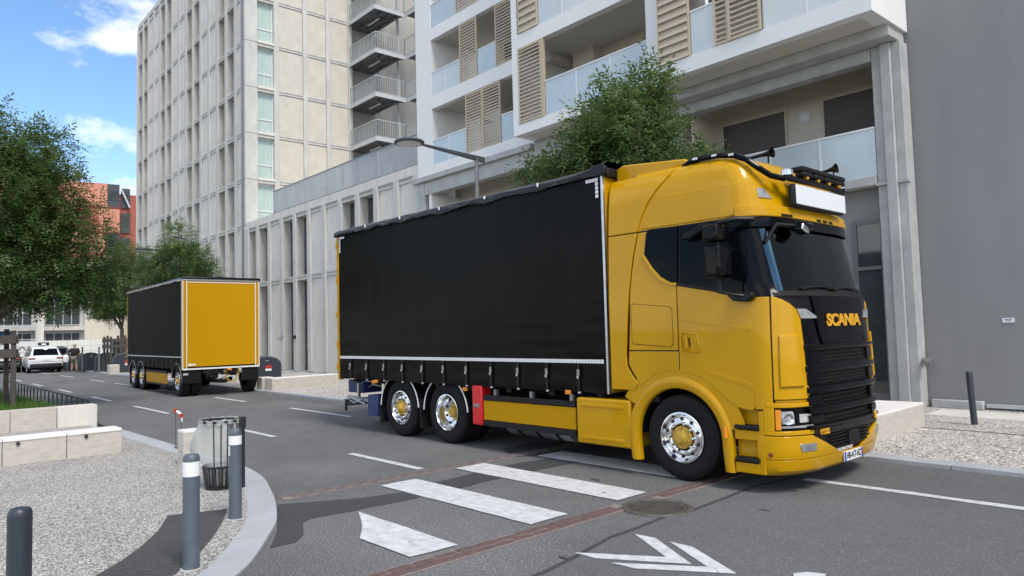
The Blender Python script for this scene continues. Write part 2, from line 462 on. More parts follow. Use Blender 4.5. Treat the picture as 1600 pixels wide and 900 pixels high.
# newer, smoother asphalt of the side street
edge = [ground(*p) for p in ((800, 915), (855, 893), (905, 868), (955, 840), (985, 830), (1040, 808), (1085, 797), (1130, 780), (1180, 760), (1235, 748))]
sheet('road_resurfacing', edge + [(2, 8.26), (12, 8.0), (14, -6), (-2.5, -4)], 0.004, 'asphalt_smooth', thick=0.003)
sl = [(x - .03, y + .01) for x, y in edge] + [(x + .025, y - .02) for x, y in reversed(edge)]
sheet('sealing_line', sl, 0.0058, 'asphalt_dark', thick=0.002)
def blot(px, py, r, n=14, z=.0072):
    cx, cy = ground(px, py); k0 = random.uniform(0, 50)
    sheet('oil_stain', [(cx + r * (1 + .45 * mnoise.noise(Vector((math.cos(a) * 1.3 + k0, math.sin(a) * 1.3, 0)))) * 1.5 * math.cos(a), cy + r * (1 + .45 * mnoise.noise(Vector((math.cos(a) * 1.3 + k0, math.sin(a) * 1.3, 3)))) * .6 * math.sin(a)) for a in [2 * math.pi * i / n for i in range(n)]], z, 'asphalt_dark', thick=.002)
for q in ((1195, 798, .045), (1255, 762, .05), (610, 662, .3), (1240, 768, .03), (880, 872, .035), (930, 640 + 110, .05)): blot(*q)
sheet('gutter_strip', [(-30, 10.40), (-30, 9.75), (-8, 9.3), (-4, 8.43), (-1.9, 8.47), (12, 8.2), (12, 9.55), (-2.24, 9.95), (-18, 10.19), (-24, 10.31)], 0.004, 'asphalt_smooth', thick=0.003)
# dark trench repair that crosses from the kerb to under the truck
def wobble(pl, amp=.025):
    out = []
    for k in range(len(pl)):
        a, b = Vector(pl[k]), Vector(pl[(k + 1) % len(pl)]); n = max(1, int((b - a).length / .25))
        for q in range(n):
            p = a.lerp(b, q / n); w = amp if q else 0
            out.append((p.x + w * mnoise.noise(Vector((p.x * 4, p.y * 4, 1))), p.y + w * mnoise.noise(Vector((p.x * 4, p.y * 4, 7)))))
    return out
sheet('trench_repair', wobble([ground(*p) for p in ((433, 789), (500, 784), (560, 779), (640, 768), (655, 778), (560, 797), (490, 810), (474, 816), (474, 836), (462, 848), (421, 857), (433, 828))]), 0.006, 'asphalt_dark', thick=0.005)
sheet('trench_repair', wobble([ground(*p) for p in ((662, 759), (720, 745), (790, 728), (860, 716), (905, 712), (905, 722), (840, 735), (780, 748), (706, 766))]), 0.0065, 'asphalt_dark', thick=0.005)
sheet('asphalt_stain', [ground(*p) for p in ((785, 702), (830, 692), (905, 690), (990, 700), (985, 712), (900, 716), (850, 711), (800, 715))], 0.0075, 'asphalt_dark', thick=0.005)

def band_bricks(x_lo, x_hi, y0, y1, rows, bm='brick_red'):
    base = sheet('brick_band', [(x_lo - .012, y0), (x_hi + .012, y0), (x_hi + .012, y1), (x_lo - .012, y1)], 0.008, 'mortar', thick=0.006)
    w = (x_hi - x_lo) / rows
    me = MB().box(-w / 2 + .006, w / 2 - .006, -.107, .107, 0, .0125)
    src = None
    n = int((y1 - y0) / 0.226)
    for r in range(rows):
        for k in range(n):
            y = y0 + .113 + k * 0.226 + (0.11 if r % 2 else 0)
            if y > y1: continue
            loc = (x_lo + w * (r + .5) + random.uniform(-.004, .004), y, random.uniform(-0.002, .004))
            if src is None:
                src = me.build('brick', K[bm], base, bevel=0.006); src.location = loc
            else:
                c = inst(src, base, loc); c.rotation_euler = (0, 0, random.uniform(-.03, .03))
band_bricks(-4.93, -4.73, 2.2, 5.93, 2)
band_bricks(-4.93, -4.73, 6.40, 9.6, 2)
band_bricks(-8.07, -7.87, 3.66, 9.8, 2, 'brick_worn')

def paint(name, poly, label, group=None, z=0.010):
    o = MB().slab(poly, z - .004, z).build(name, K['paint_white'])
    return tag(o, kind='structure')
def ragged(poly, amp=.006, step=.22):
    out = []
    for i in range(len(poly)):
        a, b = Vector((*poly[i], 0)), Vector((*poly[(i + 1) % len(poly)], 0))
        n = max(1, int((b - a).length / step)); d = (b - a).normalized(); q = Vector((-d.y, d.x, 0))
        for k in range(n):
            p = a + (b - a) * (k / n) + (q * random.uniform(-amp, amp) if k else Vector())
            out.append((p.x, p.y))
    return out
for (x0, x1, y0, y1) in ((-7.66, -5.04, 4.79, 5.30), (-7.82, -5.03, 6.07, 6.57), (-7.65, -5.03, 7.46, 7.97)):
    paint('zebra_stripe', ragged([(x0, y0), (x1, y0), (x1, y1), (x0, y1)]), '', z=.013)
paint('zebra_stripe', ragged([ground(*p) for p in ((560, 801), (715, 853), (640, 872), (562, 843), (566, 822))]), '', z=.013)
for x0, x1 in ((-10.1, -8.18), (-16.1, -12.95), (-22.4, -19.3), (-27.7, -25.1), (-33.6, -31.0), (-39.6, -37.1), (-45.5, -43)):
    t = .012 * 1
    f = lambda x: 5.72 - (x + 10) * 0.016
    paint('lane_dash', ragged([(x0, f(x0)), (x1, f(x1)), (x1, f(x1) + .11), (x0, f(x0) + .11)], .006), '')
for x0, x1 in ((-17.76, -14.6), (-23.2, -20.8), (-29.2, -26.6), (-35.6, -33.0), (-40.4, -37.6), (-47.6, -44.2), (-54, -51)):
    f = lambda x: 8.33 - (x + 14) * 0.014
    paint('parking_dash', ragged([(x0, f(x0)), (x1, f(x1)), (x1, f(x1) + .11), (x0, f(x0) + .11)], .006), '')
paint('edge_line', ragged([(-4.05, 8.27), (10, 8.30), (10, 8.43), (-4.05, 8.40)], .008), '', z=.012)
# cycle chevrons
def zp(px, py): return ground(880 + px / 5, 760 + py / 5)
paint('cycle_chevron', [zp(*p) for p in ((95, 527), (250, 533), (805, 563), (560, 382), (720, 413), (1000, 615), (250, 569))], '', z=.012)
paint('cycle_chevron', [zp(*p) for p in ((380, 607), (540, 614), (1130, 640), (830, 440), (1010, 482), (1350, 690), (560, 650))], '', z=.012)
paint('cycle_symbol', [ground(*p) for p in ((1240, 898), (1262, 896), (1290, 899), (1290, 930), (1240, 930))], '', z=.012)

# manhole cover
mh = thing('manhole_cover', 'round cast iron manhole cover in the road beside the red brick band', 'manhole', (-4.54, 6.10, 0))
p = MB(); p.lathe([(0.0, .012), (.30, .012), (.30, -.02)], n=48); p.build('lid', K['iron'], mh, smooth=True)
p = MB(); p.lathe([(.305, .010), (.315, .018), (.35, .018), (.362, .008), (.362, -.02)], n=48); p.build('rim', K['iron'], mh, smooth=True)
p = MB()
for i in range(-7, 8):
    for j in range(-7, 8):
        x, y = i * .038 + (j % 2) * .019, j * .036
        if x * x + y * y < .078: p.box(x - .011, x + .011, y - .006, y + .006, .012, .018)
p.build('tread_studs', K['iron'], mh, kind='stuff')

# near plaza of exposed pebbles with its granite kerb
IN = inset_line(OS, 0.30)
sheet('plaza', IN + [(-40, -8), (-40, 4.4), (-30, 4.05), (-17, 3.9)], 0.022, 'pebble')
kb = MB(); kb.slab(inset_line(OS, 0.004) + list(reversed(inset_line(OS, 0.298))), -.1, .008); kerb = kb.build('kerb', K['mortar'], kind='structure')
# kerb stones, each its own piece
acc = 0; start = 0; L = [0]
for i in range(1, len(OS)): L.append(L[-1] + (Vector(OS[i]) - Vector(OS[i - 1])).length)
i0 = 0
for i in range(1, len(OS)):
    if L[i] - L[i0] >= 0.95 or i == len(OS) - 1:
        seg = list(range(i0, i + 1))
        def pull(a, b, q): return tuple(Vector(a) * (1 - q) + Vector(b) * q)
        o_ = [OS[k] for k in seg]; n_ = [IN[k] for k in seg]
        for l_ in (o_, n_):
            ln = max((Vector(l_[1]) - Vector(l_[0])).length, .01); l_[0] = pull(l_[0], l_[1], min(.3, .007 / ln))
            ln = max((Vector(l_[-1]) - Vector(l_[-2])).length, .01); l_[-1] = pull(l_[-1], l_[-2], min(.3, .007 / ln))
        MB().slab(o_ + list(reversed(n_)), -.05, .026 + random.uniform(-.001, .001)).build('kerb_stone', K['granite'], kerb, bevel=0.006)
        i0 = i
# ribbed tactile strip at the dropped kerb
TL = [ground(*p, .022) for p in ((262, 806), (248, 829), (222, 853), (190, 877), (150, 900), (90, 935))]
TR = [ground(*p, .022) for p in ((355, 796), (347, 817), (333, 839), (310, 866), (275, 896), (215, 935))]
sheet('tactile_strip', TL + list(reversed(TR)), 0.026, 'anthracite', thick=0.02)
MATS['tactile'] = mat('tactile', (0.075, 0.076, 0.078), 0.85, var=0.15, vs=10)
bpy.data.objects['tactile_strip'].data.materials[0] = K['tactile']
p = MB()
for i in range(len(TL) - 1):
    for k in range(12):
        t = (k + .5) / 12
        a = Vector((*TL[i], 0)).lerp(Vector((*TL[i + 1], 0)), t); b = Vector((*TR[i], 0)).lerp(Vector((*TR[i + 1], 0)), t)
        n = 14
        for q in range(n):
            u = a.lerp(b, (q + .08) / n); w = a.lerp(b, (q + .88) / n)
            p.bar((u.x, u.y, .028), (w.x, w.y, .028), .022, .008)
p.build('tactile_ribs', K['tactile'], bpy.data.objects['tactile_strip'], kind='stuff')

# far pavement
FARK = [(-140, 13.1), (-66, 11.45), (-24, 10.32), (-18, 10.2), (-2.24, 9.96), (30, 9.2)]
FIN = [(x, y + .30) for x, y in FARK]
pv = sheet('pavement', FIN + [(30, 17), (-62, 20), (-140, 22)], 0.055, 'pebble_far')
kb = MB(); kb.slab([(x, y + .004) for x, y in FARK] + list(reversed([(x, y + .298) for x, y in FARK])), -.1, .03); fk = kb.build('far_kerb', K['mortar'], kind='structure')
x = -58
while x < 12:
    def fy(xx):
        for (a, b) in zip(FARK, FARK[1:]):
            if a[0] <= xx <= b[0]: return a[1] + (b[1] - a[1]) * (xx - a[0]) / (b[0] - a[0])
    x1 = x + 1.0
    MB().slab([(x + .005, fy(x)), (x1 - .005, fy(x1)), (x1 - .005, fy(x1) + .3), (x + .005, fy(x) + .3)], -.02, .059).build('kerb_stone', K['granite'], fk, bevel=0.008)
    x = x1
# paler slabs along the foot of the grey wall
for k in range(8):
    MB().box(-4.9 + k * 1.9, -3.02 + k * 1.9, 15.0 - k * .045, 16.0 - k * .045, .02, .068).build('paving_slab', K['concrete_pale'], pv, bevel=.006)
sheet('pavement_joint_strip', [(-5.0, 13.20), (12, 12.6), (12, 12.66), (-5.0, 13.27)], .060, 'asphalt_smooth', thick=.004)
# ================================================================== BUILDINGS (frame u along the facades, v back from them, z up)
P0 = (-5.7, 16.1, 0.0); TH = -rad(1.4)
def bthing(name, label, cat, group=None): return thing(name, label, cat, P0, TH, group)
def part(name, m, parent, boxes, bevel=0, kind=None):
    b = MB()
    for q in boxes: b.box(*q)
    return b.build(name, K[m], parent, bevel=bevel, kind=kind)
_cache = {}
def unit(key, name, m, parent, boxes, loc, bevel=0, kind=None, rot=None):
    """first use builds the piece round its own origin, later uses copy it with shared mesh data"""
    if key not in _cache:
        o = part(name, m, parent, boxes, bevel, kind); o.location = loc; _cache[key] = o
    else:
        o = inst(_cache[key], parent, loc)
        if o.name.split('.')[0] != name: o.name = name
    if rot: o.rotation_euler = rot
    return o

# ---------------------------------------------------------------- tower
tw = bthing('tower_block', 'tall pale concrete apartment tower with gridded facade and tall narrow windows', 'building')
U1, U0, MOD = -35.74, -59.74, 1.6
ZL = [0.05, 4.85, 8.45] + [8.45 + 2.8 * k for k in range(1, 8)]          # floor lines
ZTOP = 28.7
part('wall', 'concrete', tw, [(U0 + .2, U1 - .72, .72, 14.0, 0.0, ZTOP - .4)])
part('roof', 'concrete', tw, [(U0, U1, .02, 14.1, ZTOP - .38, ZTOP)])
PAT = 'PWWPPWWPPWWPPWW'            # read from the near corner towards the far end
WH = 'tw'
for i in range(15):
    uc = U1 - MOD * (i + .5)
    for j in range(len(ZL) - 1):
        z0, z1 = ZL[j], ZL[j + 1]
        h = round(z1 - z0, 2)
        if PAT[i] == 'P':
            unit(('twp', h), 'panel', 'concrete_pale', tw, [(-.60, .60, 0, .6, .14, h - .14)], (uc, .10, z0), bevel=.012)
        else:
            first = ('tww', h) not in _cache
            w = unit(('tww', h), 'window', 'galvanised_dark', tw, [(-.60, -.54, 0, .09, .14, h - .14), (.54, .60, 0, .09, .14, h - .14), (-.54, .54, 0, .09, .14, .22), (-.54, .54, 0, .09, h - .22, h - .14), (-.54, .54, .01, .08, h * .33, h * .33 + .06)], (uc, .58, z0))
            if first: part('pane', 'glass_window', w, [(-.54, .54, .04, .06, .22, h - .22)])
    # narrow ribs and floor bands
for i in range(16):
    u = U1 - MOD * i
    wd_ = .20 if i else .0
    if i: unit('twpil', 'pilaster', 'concrete', tw, [(-.20, .20, 0, .72, 0.05, ZTOP - .4)], (u, 0, 0), bevel=.015)
for z in ZL[1:] + [ZTOP - .7]:
    for i in range(15):
        unit('twband', 'floor_band', 'concrete', tw, [(-.598, .598, 0, .7, -.135, -.03), (-.598, .598, .0, .7, .03, .135), (-.598, .598, .05, .7, -.03, .03)], (U1 - MOD * (i + .5), .035, z))
# corner pier, one block per storey
for j in range(len(ZL) - 1):
    z0, z1 = ZL[j], ZL[j + 1]; h = round(z1 - z0, 2)
    unit(('twc', h), 'corner_pier', 'concrete', tw, [(-.72, .0, .003, .77, .008, h - .008)], (U1, 0, z0), bevel=.02)
part('drainpipe', 'galvanised_dark', tw, [(U1 - .045 - .30, U1 - .30 + .045, -.10, -.01, .05, ZTOP - .1)])
part('drainpipe', 'galvanised', tw, [(U0 - .10, U0 - .02, -.05, .03, .05, ZTOP - 2.0)])
# side of the tower that looks down the street
pils = [(1.80, 2.12), (3.70, 4.00), (5.27, 5.54), (6.87, 7.15)]
pans = [(2.12, 3.70), (4.00, 5.27), (5.54, 6.87)]
part('side_wall', 'concrete', tw, [(U1 - .70, U1 - .3, .9, 7.15, 8.0, ZTOP - .4)])
for a, b in pils:
    part('pilaster', 'concrete', tw, [(U1 - .35, U1 + .0, a, b, 7.9, ZTOP - .4)], bevel=.015)
for j in range(2, len(ZL) - 1):
    z0, z1 = ZL[j], ZL[j + 1]; h = z1 - z0
    for k, (a, b) in enumerate(pans):
        unit(('tsp', k), 'panel', 'panel_beige', tw, [(-.30, -.07, a + .012, b - .012, .13, h - .13)], (U1, 0, z0), bevel=.01)
        unit(('tsb', k), 'floor_band', 'concrete', tw, [(-.30, -.02, a + .002, b - .002, -.12, -.03), (-.30, -.02, a + .002, b - .002, .03, .12), (-.30, -.06, a + .002, b - .002, -.03, .03)], (U1, 0, z0))
    first = 'tsw' not in _cache
    w = unit('tsw', 'window', 'alu_white', tw, [(-.34, -.26, .79, .84, .16, h - .18), (-.34, -.26, 1.75, 1.80, .16, h - .18), (-.34, -.26, .84, 1.75, .16, .21), (-.34, -.26, .84, 1.75, h - .23, h - .18), (-.34, -.25, .84, 1.75, .95, 1.01)], (U1, 0, z0))
    if first:
        part('pane', 'curtain_pale', w, [(-.315, -.295, .84, 1.75, .21, .95), (-.315, -.295, .84, 1.75, 1.01, h - .23)])
        part('sill', 'concrete_pale', w, [(-.34, .05, .775, 1.795, .0, .15)])
        part('lintel', 'concrete', w, [(-.36, -.02, .775, 1.795, h - .17, h - .01)])

# ---------------------------------------------------------------- low wing along the pavement
lw = bthing('low_wing', 'two storey pale concrete wing with ribbed facade and metal roof railing beside tower', 'building')
PATL = 'WWPWWPPWWPP'
LU0, LM = -35.70, 18.0 / 11
part('wall', 'concrete', lw, [(LU0 + .02, -17.72, .62, 9.0, 0.0, 8.2)])
part('roof', 'concrete_pale', lw, [(LU0 + .02, -17.70, .02, 9.0, 8.205, 8.58)])
part('plinth', 'concrete', lw, [(LU0 + .02, -17.72, .05, .62, 0.0, .12)])
for i in range(11):
    uc = LU0 + LM * (i + .5); hw = LM / 2 - .19
    for j, (z0, z1) in enumerate(((.12, 4.72), (4.98, 8.05))):
        if PATL[i] == 'P':
            unit(('lwp', j), 'panel', 'concrete_pale', lw, [(-hw, hw, 0, .45, .0, z1 - z0)], (uc, .12, z0), bevel=.012)
        else:
            first = ('lww', j) not in _cache; h = z1 - z0
            w = unit(('lww', j), 'window', 'galvanised_dark', lw, [(-hw, -hw + .06, 0, .08, 0, h), (hw - .06, hw, 0, .08, 0, h), (-hw + .06, hw - .06, 0, .08, 0, .06), (-hw + .06, hw - .06, 0, .08, h - .06, h), (-hw + .06, hw - .06, 0, .08, h * .26, h * .26 + .05), (-hw + .06, hw - .06, 0, .08, h * .62, h * .62 + .05)], (uc, .47, z0))
            if first: part('pane', 'glass_window', w, [(-hw + .06, hw - .06, .03, .05, .06, h - .06)])
    for z in (4.85, 8.12):
        unit(('lwb', z), 'floor_band', 'concrete', lw, [(-hw, hw, 0, .5, -.13, -.03), (-hw, hw, .0, .5, .03, .13 if z < 8 else .08), (-hw, hw, .04, .5, -.03, .03)], (uc, .06, z))
for i in range(12):
    u = LU0 + LM * i
    if i == 0: u += .19
    if i == 11: u -= .19
    unit('lwpil', 'pilaster', 'concrete', lw, [(-.188, .188, 0, .60, .12, 8.2)], (u, 0.0, 0), bevel=.02)
# railing: posts each their own, the thin bars as one
RB = MB()
u = -31.85
while u < -17.75:
    RB.box(u - .020, u + .020, .045, .057, 8.62, 9.80); u += .075
RB.build('railing_bars', mat('rail_bar', (.36, .40, .43), .5, metal=.2, var=.15, vs=3, stretch=(8, 8, .3)), lw, kind='stuff')
part('railing_rail', 'galvanised_dark', lw, [(-31.9, -17.7, .03, .075, 9.80, 9.84), (-31.9, -17.7, .035, .07, 8.59, 8.63)])
for k in range(10):
    unit('lwpost', 'railing_post', 'galvanised', lw, [(-.025, .025, .08, .14, 8.575, 9.80)], (-31.8 + k * 1.56, 0, 0))
# wall fittings near the bins
b = MB(); b.tube([(-31.15, .05, 1.75), (-31.15, -.12, 1.75), (-30.75, -.16, 1.85)], .05, 8); b.tube([(-31.0, -.05, 1.72), (-30.5, -.05, 1.95)], .035, 8); b.build('wall_hydrant', K['steel'], lw, smooth=True)
part('wall_lamp', 'plastic_black', lw, [(-29.22, -29.02, -.10, -.004, 1.75, 1.92)])

# ---------------------------------------------------------------- outdoor stair behind the low wing
fs = bthing('outdoor_staircase', 'galvanised steel outdoor staircase with railed landings between tower and white flats', 'staircase')
def rail(name, p0, p1, z, parent, step=.16, top=1.12):
    b = MB(); p0 = Vector((*p0, 0)); p1 = Vector((*p1, 0)); n = max(2, int((p1 - p0).length / step)); d = (p1 - p0)
    for k in range(n + 1):
        q = p0 + d * (k / n); w = .011 if 0 < k < n else .022
        b.box(q.x - w, q.x + w, q.y - w, q.y + w, z, z + top)
    o = b.build(name, K['galvanised'], parent, kind='stuff')
    b = MB(); b.bar(tuple(p0 + Vector((0, 0, z + top))), tuple(p1 + Vector((0, 0, z + top))), .05, .04); b.bar(tuple(p0 + Vector((0, 0, z + .08))), tuple(p1 + Vector((0, 0, z + .08))), .04, .03)
    b.build('handrail', K['galvanised'], parent)
UB = -35.74; UE = -32.45; V1 = 6.95; V2 = 9.1
for j in range(8):
    z = 11.35 + 2.8 * (j - 1) - .05
    if z < 8.7: continue
    part('landing', 'galvanised_dark', fs, [(UB - .8, UE, V1, V2, z - .06, z)])
    part('landing_edge', 'galvanised', fs, [(UB - .0, UE + .03, V1 - .05, V1, z - .22, z + .03), (UE, UE + .05, V1, V2, z - .22, z + .03), (UE, UE + 7, V2, V2 + .05, z - .22, z + .03)])
    b = MB()
    for k in range(4): b.bar((UB, V1 + .2 + k * .55, z - .11), (UE, V1 + .2 + k * .55, z - .11), .06, .1)
    b.bar((UB, V2, z - .15), (UE, V1 + .05, z - .15), .07, .1); b.bar((UB, V1 + .1, z - .15), (UE, V2, z - .15), .07, .08)
    b.build('landing_beam', K['galvanised_dark'], fs)
    part('strip_light', 'alu_white', fs, [(UB + .8, UB + 2.2, V1 + .9, V1 + 1.0, z - .26, z - .20)])
    rail('railing_bars', (UB, V1), (UE, V1), z, fs)
    rail('railing_bars', (UE, V1), (UE, V2), z, fs)
    rail('railing_bars', (UE, V2), (UE + 6.5, V2), z, fs)
    part('gallery_floor', 'galvanised_dark', fs, [(UE + .05, UE + 7, V2 + .05, V2 + 1.4, z - .1, z)])
    # flight up to the next landing
    b = MB()
    b.bar((UE + .2, V2 + 1.5, z), (UE + 4.6, V2 + 1.5, z + 2.8), .06, .26); b.bar((UE + .2, V2 + 2.6, z), (UE + 4.6, V2 + 2.6, z + 2.8), .06, .26)
    b.build('stringer', K['galvanised'], fs)
    for k in range(14):
        unit('fstread', 'tread', 'galvanised_dark', fs, [(-.15, .15, V2 + 1.53, V2 + 2.57, -.02, .02)], (UE + .35 + k * .30, 0, z + .2 + k * .2))
    b = MB()
    for k in range(26):
        q = k / 25; u = UE + .2 + 4.4 * q; zz = z + 2.8 * q
        b.box(u - .012, u + .012, V2 + 1.45, V2 + 1.475, zz, zz + 1.05)
    b.build('railing_bars', K['galvanised'], fs, kind='stuff')
part('post', 'galvanised', fs, [(UE - .9, UE - .75, V2 - .05, V2 + .10, 8.6, 30)])
part('post', 'galvanised', fs, [(UE + 4.9, UE + 5.05, V2 + 1.5, V2 + 1.65, 8.6, 30)])
# tower core behind the landings with its glazed doors
part('stair_core_wall', 'concrete_raw', tw, [(UB - 1.3, UB - .9, 7.15, 13, 8.0, ZTOP), (UB - .9, -15.0, 12.6, 13.0, 8.0, ZTOP)])
for j in range(7):
    z = 11.30 + 2.8 * (j - 1)
    if z < 8.6: continue
    first = 'tcd' not in _cache
    w = unit('tcd', 'door', 'alu_white', tw, [(0, .06, -.05, .05, 0, 2.2), (0, .06, .85, .95, 0, 2.2), (0, .06, 1.75, 1.85, 0, 2.2), (0, .06, .05, .85, 2.12, 2.2), (0, .06, .95, 1.75, 2.12, 2.2)], (UB - .9, 7.4, z))
    if first: part('pane', 'glass_dark', w, [(.02, .04, .05, .85, 0, 2.12), (.02, .04, .95, 1.75, 0, 2.12)])

# ---------------------------------------------------------------- white flats with loggias
wb = bthing('white_flats', 'white rendered flats with loggias, tan louvred shutters and frosted glass balustrades', 'building')
ZT = 19.5
def wall(name, m, *boxes, bevel=.0): return part(name, m, wb, boxes, bevel)
def balustrade(u0, u1, v, z0, z1, n=None):
    w = MB().box(u0, u1, v, v + .022, z0, z1 - .045).build('balustrade_glass', K['frosted_glass'], wb)
    part('handrail', 'alu_white', w, [(u0, u1, v - .018, v + .04, z1 - .042, z1)])
    k = max(1, round((u1 - u0) / 1.15))
    for q in range(1, k):
        uu = u0 + (u1 - u0) * q / k
        part('clamp_bar', 'alu_white', w, [(uu - .022, uu + .022, v - .012, v - .002, z0, z1 - .045)])
def shutter(u0, u1, v, z0, z1, pitch=.105, open_=True):
    fr = part('shutter', 'shutter_tan', wb, [(u0, u0 + .055, v, v + .05, z0, z1), (u1 - .055, u1, v, v + .05, z0, z1), (u0 + .055, u1 - .055, v, v + .05, z0, z0 + .06), (u0 + .055, u1 - .055, v, v + .05, z1 - .06, z1)])
    b = MB(); n = int((z1 - z0 - .14) / pitch); pitch = (z1 - z0 - .13) / n
    for k in range(n):
        z = z0 + .065 + pitch * (k + .5)
        if open_: b.bar((u0 + .056, v + .025, z), (u1 - .056, v + .025, z), .05, .05) if False else b.prism([(0, 0), (1, 0), (1, 1), (0, 1)], lambda a, c, z=z: (u0 + .056 + (u1 - u0 - .112) * a, v + .006 + .034 * c, z - .022 + .03 * c), lambda a, c, z=z: (u0 + .056 + (u1 - u0 - .112) * a, v + .006 + .034 * c, z + .012 + .03 * c))
        else: b.prism([(0, 0), (1, 0), (1, 1), (0, 1)], lambda a, c, z=z: (u0 + .056 + (u1 - u0 - .112) * a, v + .004 + .03 * c, z - pitch * .5 + pitch * c), lambda a, c, z=z: (u0 + .056 + (u1 - u0 - .112) * a, v + .024 + .03 * c, z - pitch * .5 + pitch * c))
    if open_ or pitch < .2: b.build('slats', K['shutter_tan'], fr, kind='stuff')
    else:
        b.build('slats', K['shutter_tan'], fr, kind='stuff')
def louvre(u0, u1, v, z0, z1, n):
    """closed shutter of broad horizontal boards, each its own piece"""
    fr = part('shutter', 'shutter_tan', wb, [(u0, u0 + .05, v, v + .06, z0, z1), (u1 - .05, u1, v, v + .06, z0, z1), (u0 + .05, u1 - .05, v, v + .06, z1 - .05, z1)])
    p = (z1 - .05 - z0) / n
    for k in range(n):
        key = ('louv', round(u1 - u0, 2), round(p, 3))
        if key not in _cache:
            o = MB().prism([(0, 0), (1, 0), (1, 1), (0, 1)], lambda a, c: (.052 + (u1 - u0 - .104) * a, -.035 + .07 * c, p * c * .98), lambda a, c: (.052 + (u1 - u0 - .104) * a, -.012 + .07 * c, p * c * .98)).build('slat', K['shutter_tan'], fr)
            o.location = (u0, v + .01, z0 + p * k); _cache[key] = o
        else: inst(_cache[key], fr, (u0, v + .01, z0 + p * k))
# bay beside the low wing (plane v = 0)
A0, A1 = -17.65, -10.2
wall('wall', 'render_white', (A0, -16.6, .0, 2.4, 7.96, ZT))
for z0, z1 in ((7.96, 8.35), (10.55, 11.05), (13.28, 13.75), (15.98, 16.45), (18.7, ZT)):
    wall('floor_slab', 'render_white', (-16.6, A1, .0, .22, z0, z1))
    wall('loggia_floor', 'render_ceiling', (-16.6, A1, .22, 2.4, z0 + .1, z1 - .05))
wall('loggia_back_wall', 'render_beige', (-15.35, A1, 2.4, 2.6, 8.0, ZT))
wall('loggia_partition', 'render_beige', (-11.55, -11.4, .6, 2.4, 8.3, ZT - .7))
for z0, z1 in ((8.35, 10.55), (11.05, 13.28), (13.75, 15.98)):
    o = part('window', 'galvanised_dark', wb, [(-14.9, -14.84, 2.33, 2.4, z0, z1 - .1), (-12.86, -12.8, 2.33, 2.4, z0, z1 - .1), (-14.84, -12.86, 2.33, 2.4, z1 - .16, z1 - .1)])
    part('pane', 'glass_window', o, [(-14.84, -12.86, 2.36, 2.38, z0, z1 - .16)])
balustrade(-16.6, -14.5, .03, 8.35, 9.32); shutter(-14.48, -13.52, .0, 8.36, 10.53); shutter(-13.50, -12.52, .0, 8.36, 10.53); balustrade(-12.50, -10.9, .03, 8.35, 9.32)
balustrade(-16.6, -14.8, .03, 11.05, 12.0); shutter(-14.77, -13.75, .0, 11.06, 13.26); balustrade(-13.72, -12.72, .03, 11.05, 12.0); shutter(-12.70, -11.72, .0, 11.06, 13.26); shutter(-11.70, -10.72, .06, 11.06, 13.26)
balustrade(-16.6, -14.98, .03, 13.75, 14.72); shutter(-14.95, -13.95, .0, 13.76, 15.96); shutter(-13.92, -12.92, .0, 13.76, 15.96); balustrade(-12.9, -10.9, .03, 13.75, 14.72)
# projecting middle bay
B0, B1, VB = -10.84, -5.12, -.88
for z0, z1 in ((8.03, 8.35), (10.80, 11.25), (13.6, 14.05), (16.4, 16.85)):
    wall('floor_slab', 'render_white', (B0 + .26, B1 - .36, VB, VB + .25, z0, z1))
    wall('loggia_floor', 'render_ceiling', (B0 + .26, B1 - .36, VB + .25, 1.4, z0 + (.0 if z0 < 9 else .1), z1 - .05))
wall('pier', 'render_white', (B0, B0 + .26, VB - .004, 1.4, 8.026, ZT)); wall('pier', 'render_white', (B1 - .36, B1, VB - .004, 1.4, 8.026, ZT))
wall('loggia_back_wall', 'render_beige', (B0 + .26, B1 - .36, 1.4, 1.6, 8.0, ZT))
wall('loggia_pier', 'render_beige', (-9.9, -9.0, .95, 1.4, 8.3, 16.4))
for z0 in (8.35, 11.25, 14.05):
    o = part('roller_blind', 'render_ceiling', wb, [(-8.55, -6.5, 1.33, 1.40, z0, z0 + 2.02)])
    part('frame', 'render_beige', o, [(-8.67, -8.55, 1.28, 1.4, z0, z0 + 2.2), (-6.5, -6.38, 1.28, 1.4, z0, z0 + 2.2), (-8.55, -6.5, 1.28, 1.4, z0 + 2.02, z0 + 2.2)])
shutter(-10.56, -9.50, VB - .02, 8.37, 10.78, pitch=.115); part('shutter_jamb', 'shutter_tan', wb, [(-9.49, -9.40, VB - .015, VB + .08, 8.355, 10.79)])
balustrade(-9.38, B1 - .36, VB + .03, 8.355, 9.45)
louvre(-10.50, -9.62, VB - .02, 11.27, 13.55, 9); balustrade(-9.6, B1 - .36, VB + .03, 11.255, 12.35)
# projecting end bay
C0, C1, VC = -4.90, .42, -1.38
for z0, z1 in ((7.98, 8.36), (10.80, 11.25), (13.6, 14.05)):
    wall('floor_slab', 'render_white', (C0, C1 - .30, VC, VC + .25, z0, z1))
    wall('loggia_floor', 'render_ceiling', (C0, C1 - .30, VC + .25, 1.2, z0 + (.0 if z0 < 9 else .1), z1 - .04))
wall('end_wall', 'render_white', (C1 - .30, C1, VC - .004, .40, 7.976, ZT))
wall('loggia_back_wall', 'render_beige', (C0, C1 - .30, 1.2, 1.4, 8.2, ZT))
louvre(-4.74, -3.80, VC - .02, 8.37, 10.78, 11); balustrade(-3.78, -3.14, VC + .03, 8.365, 9.46)
shutter(-3.12, -2.74, VC - .02, 8.37, 10.78, pitch=.12); shutter(-2.73, -1.92, VC - .05, 8.37, 10.78, pitch=.12); balustrade(-1.90, C1 - .3, VC + .03, 8.365, 9.46)
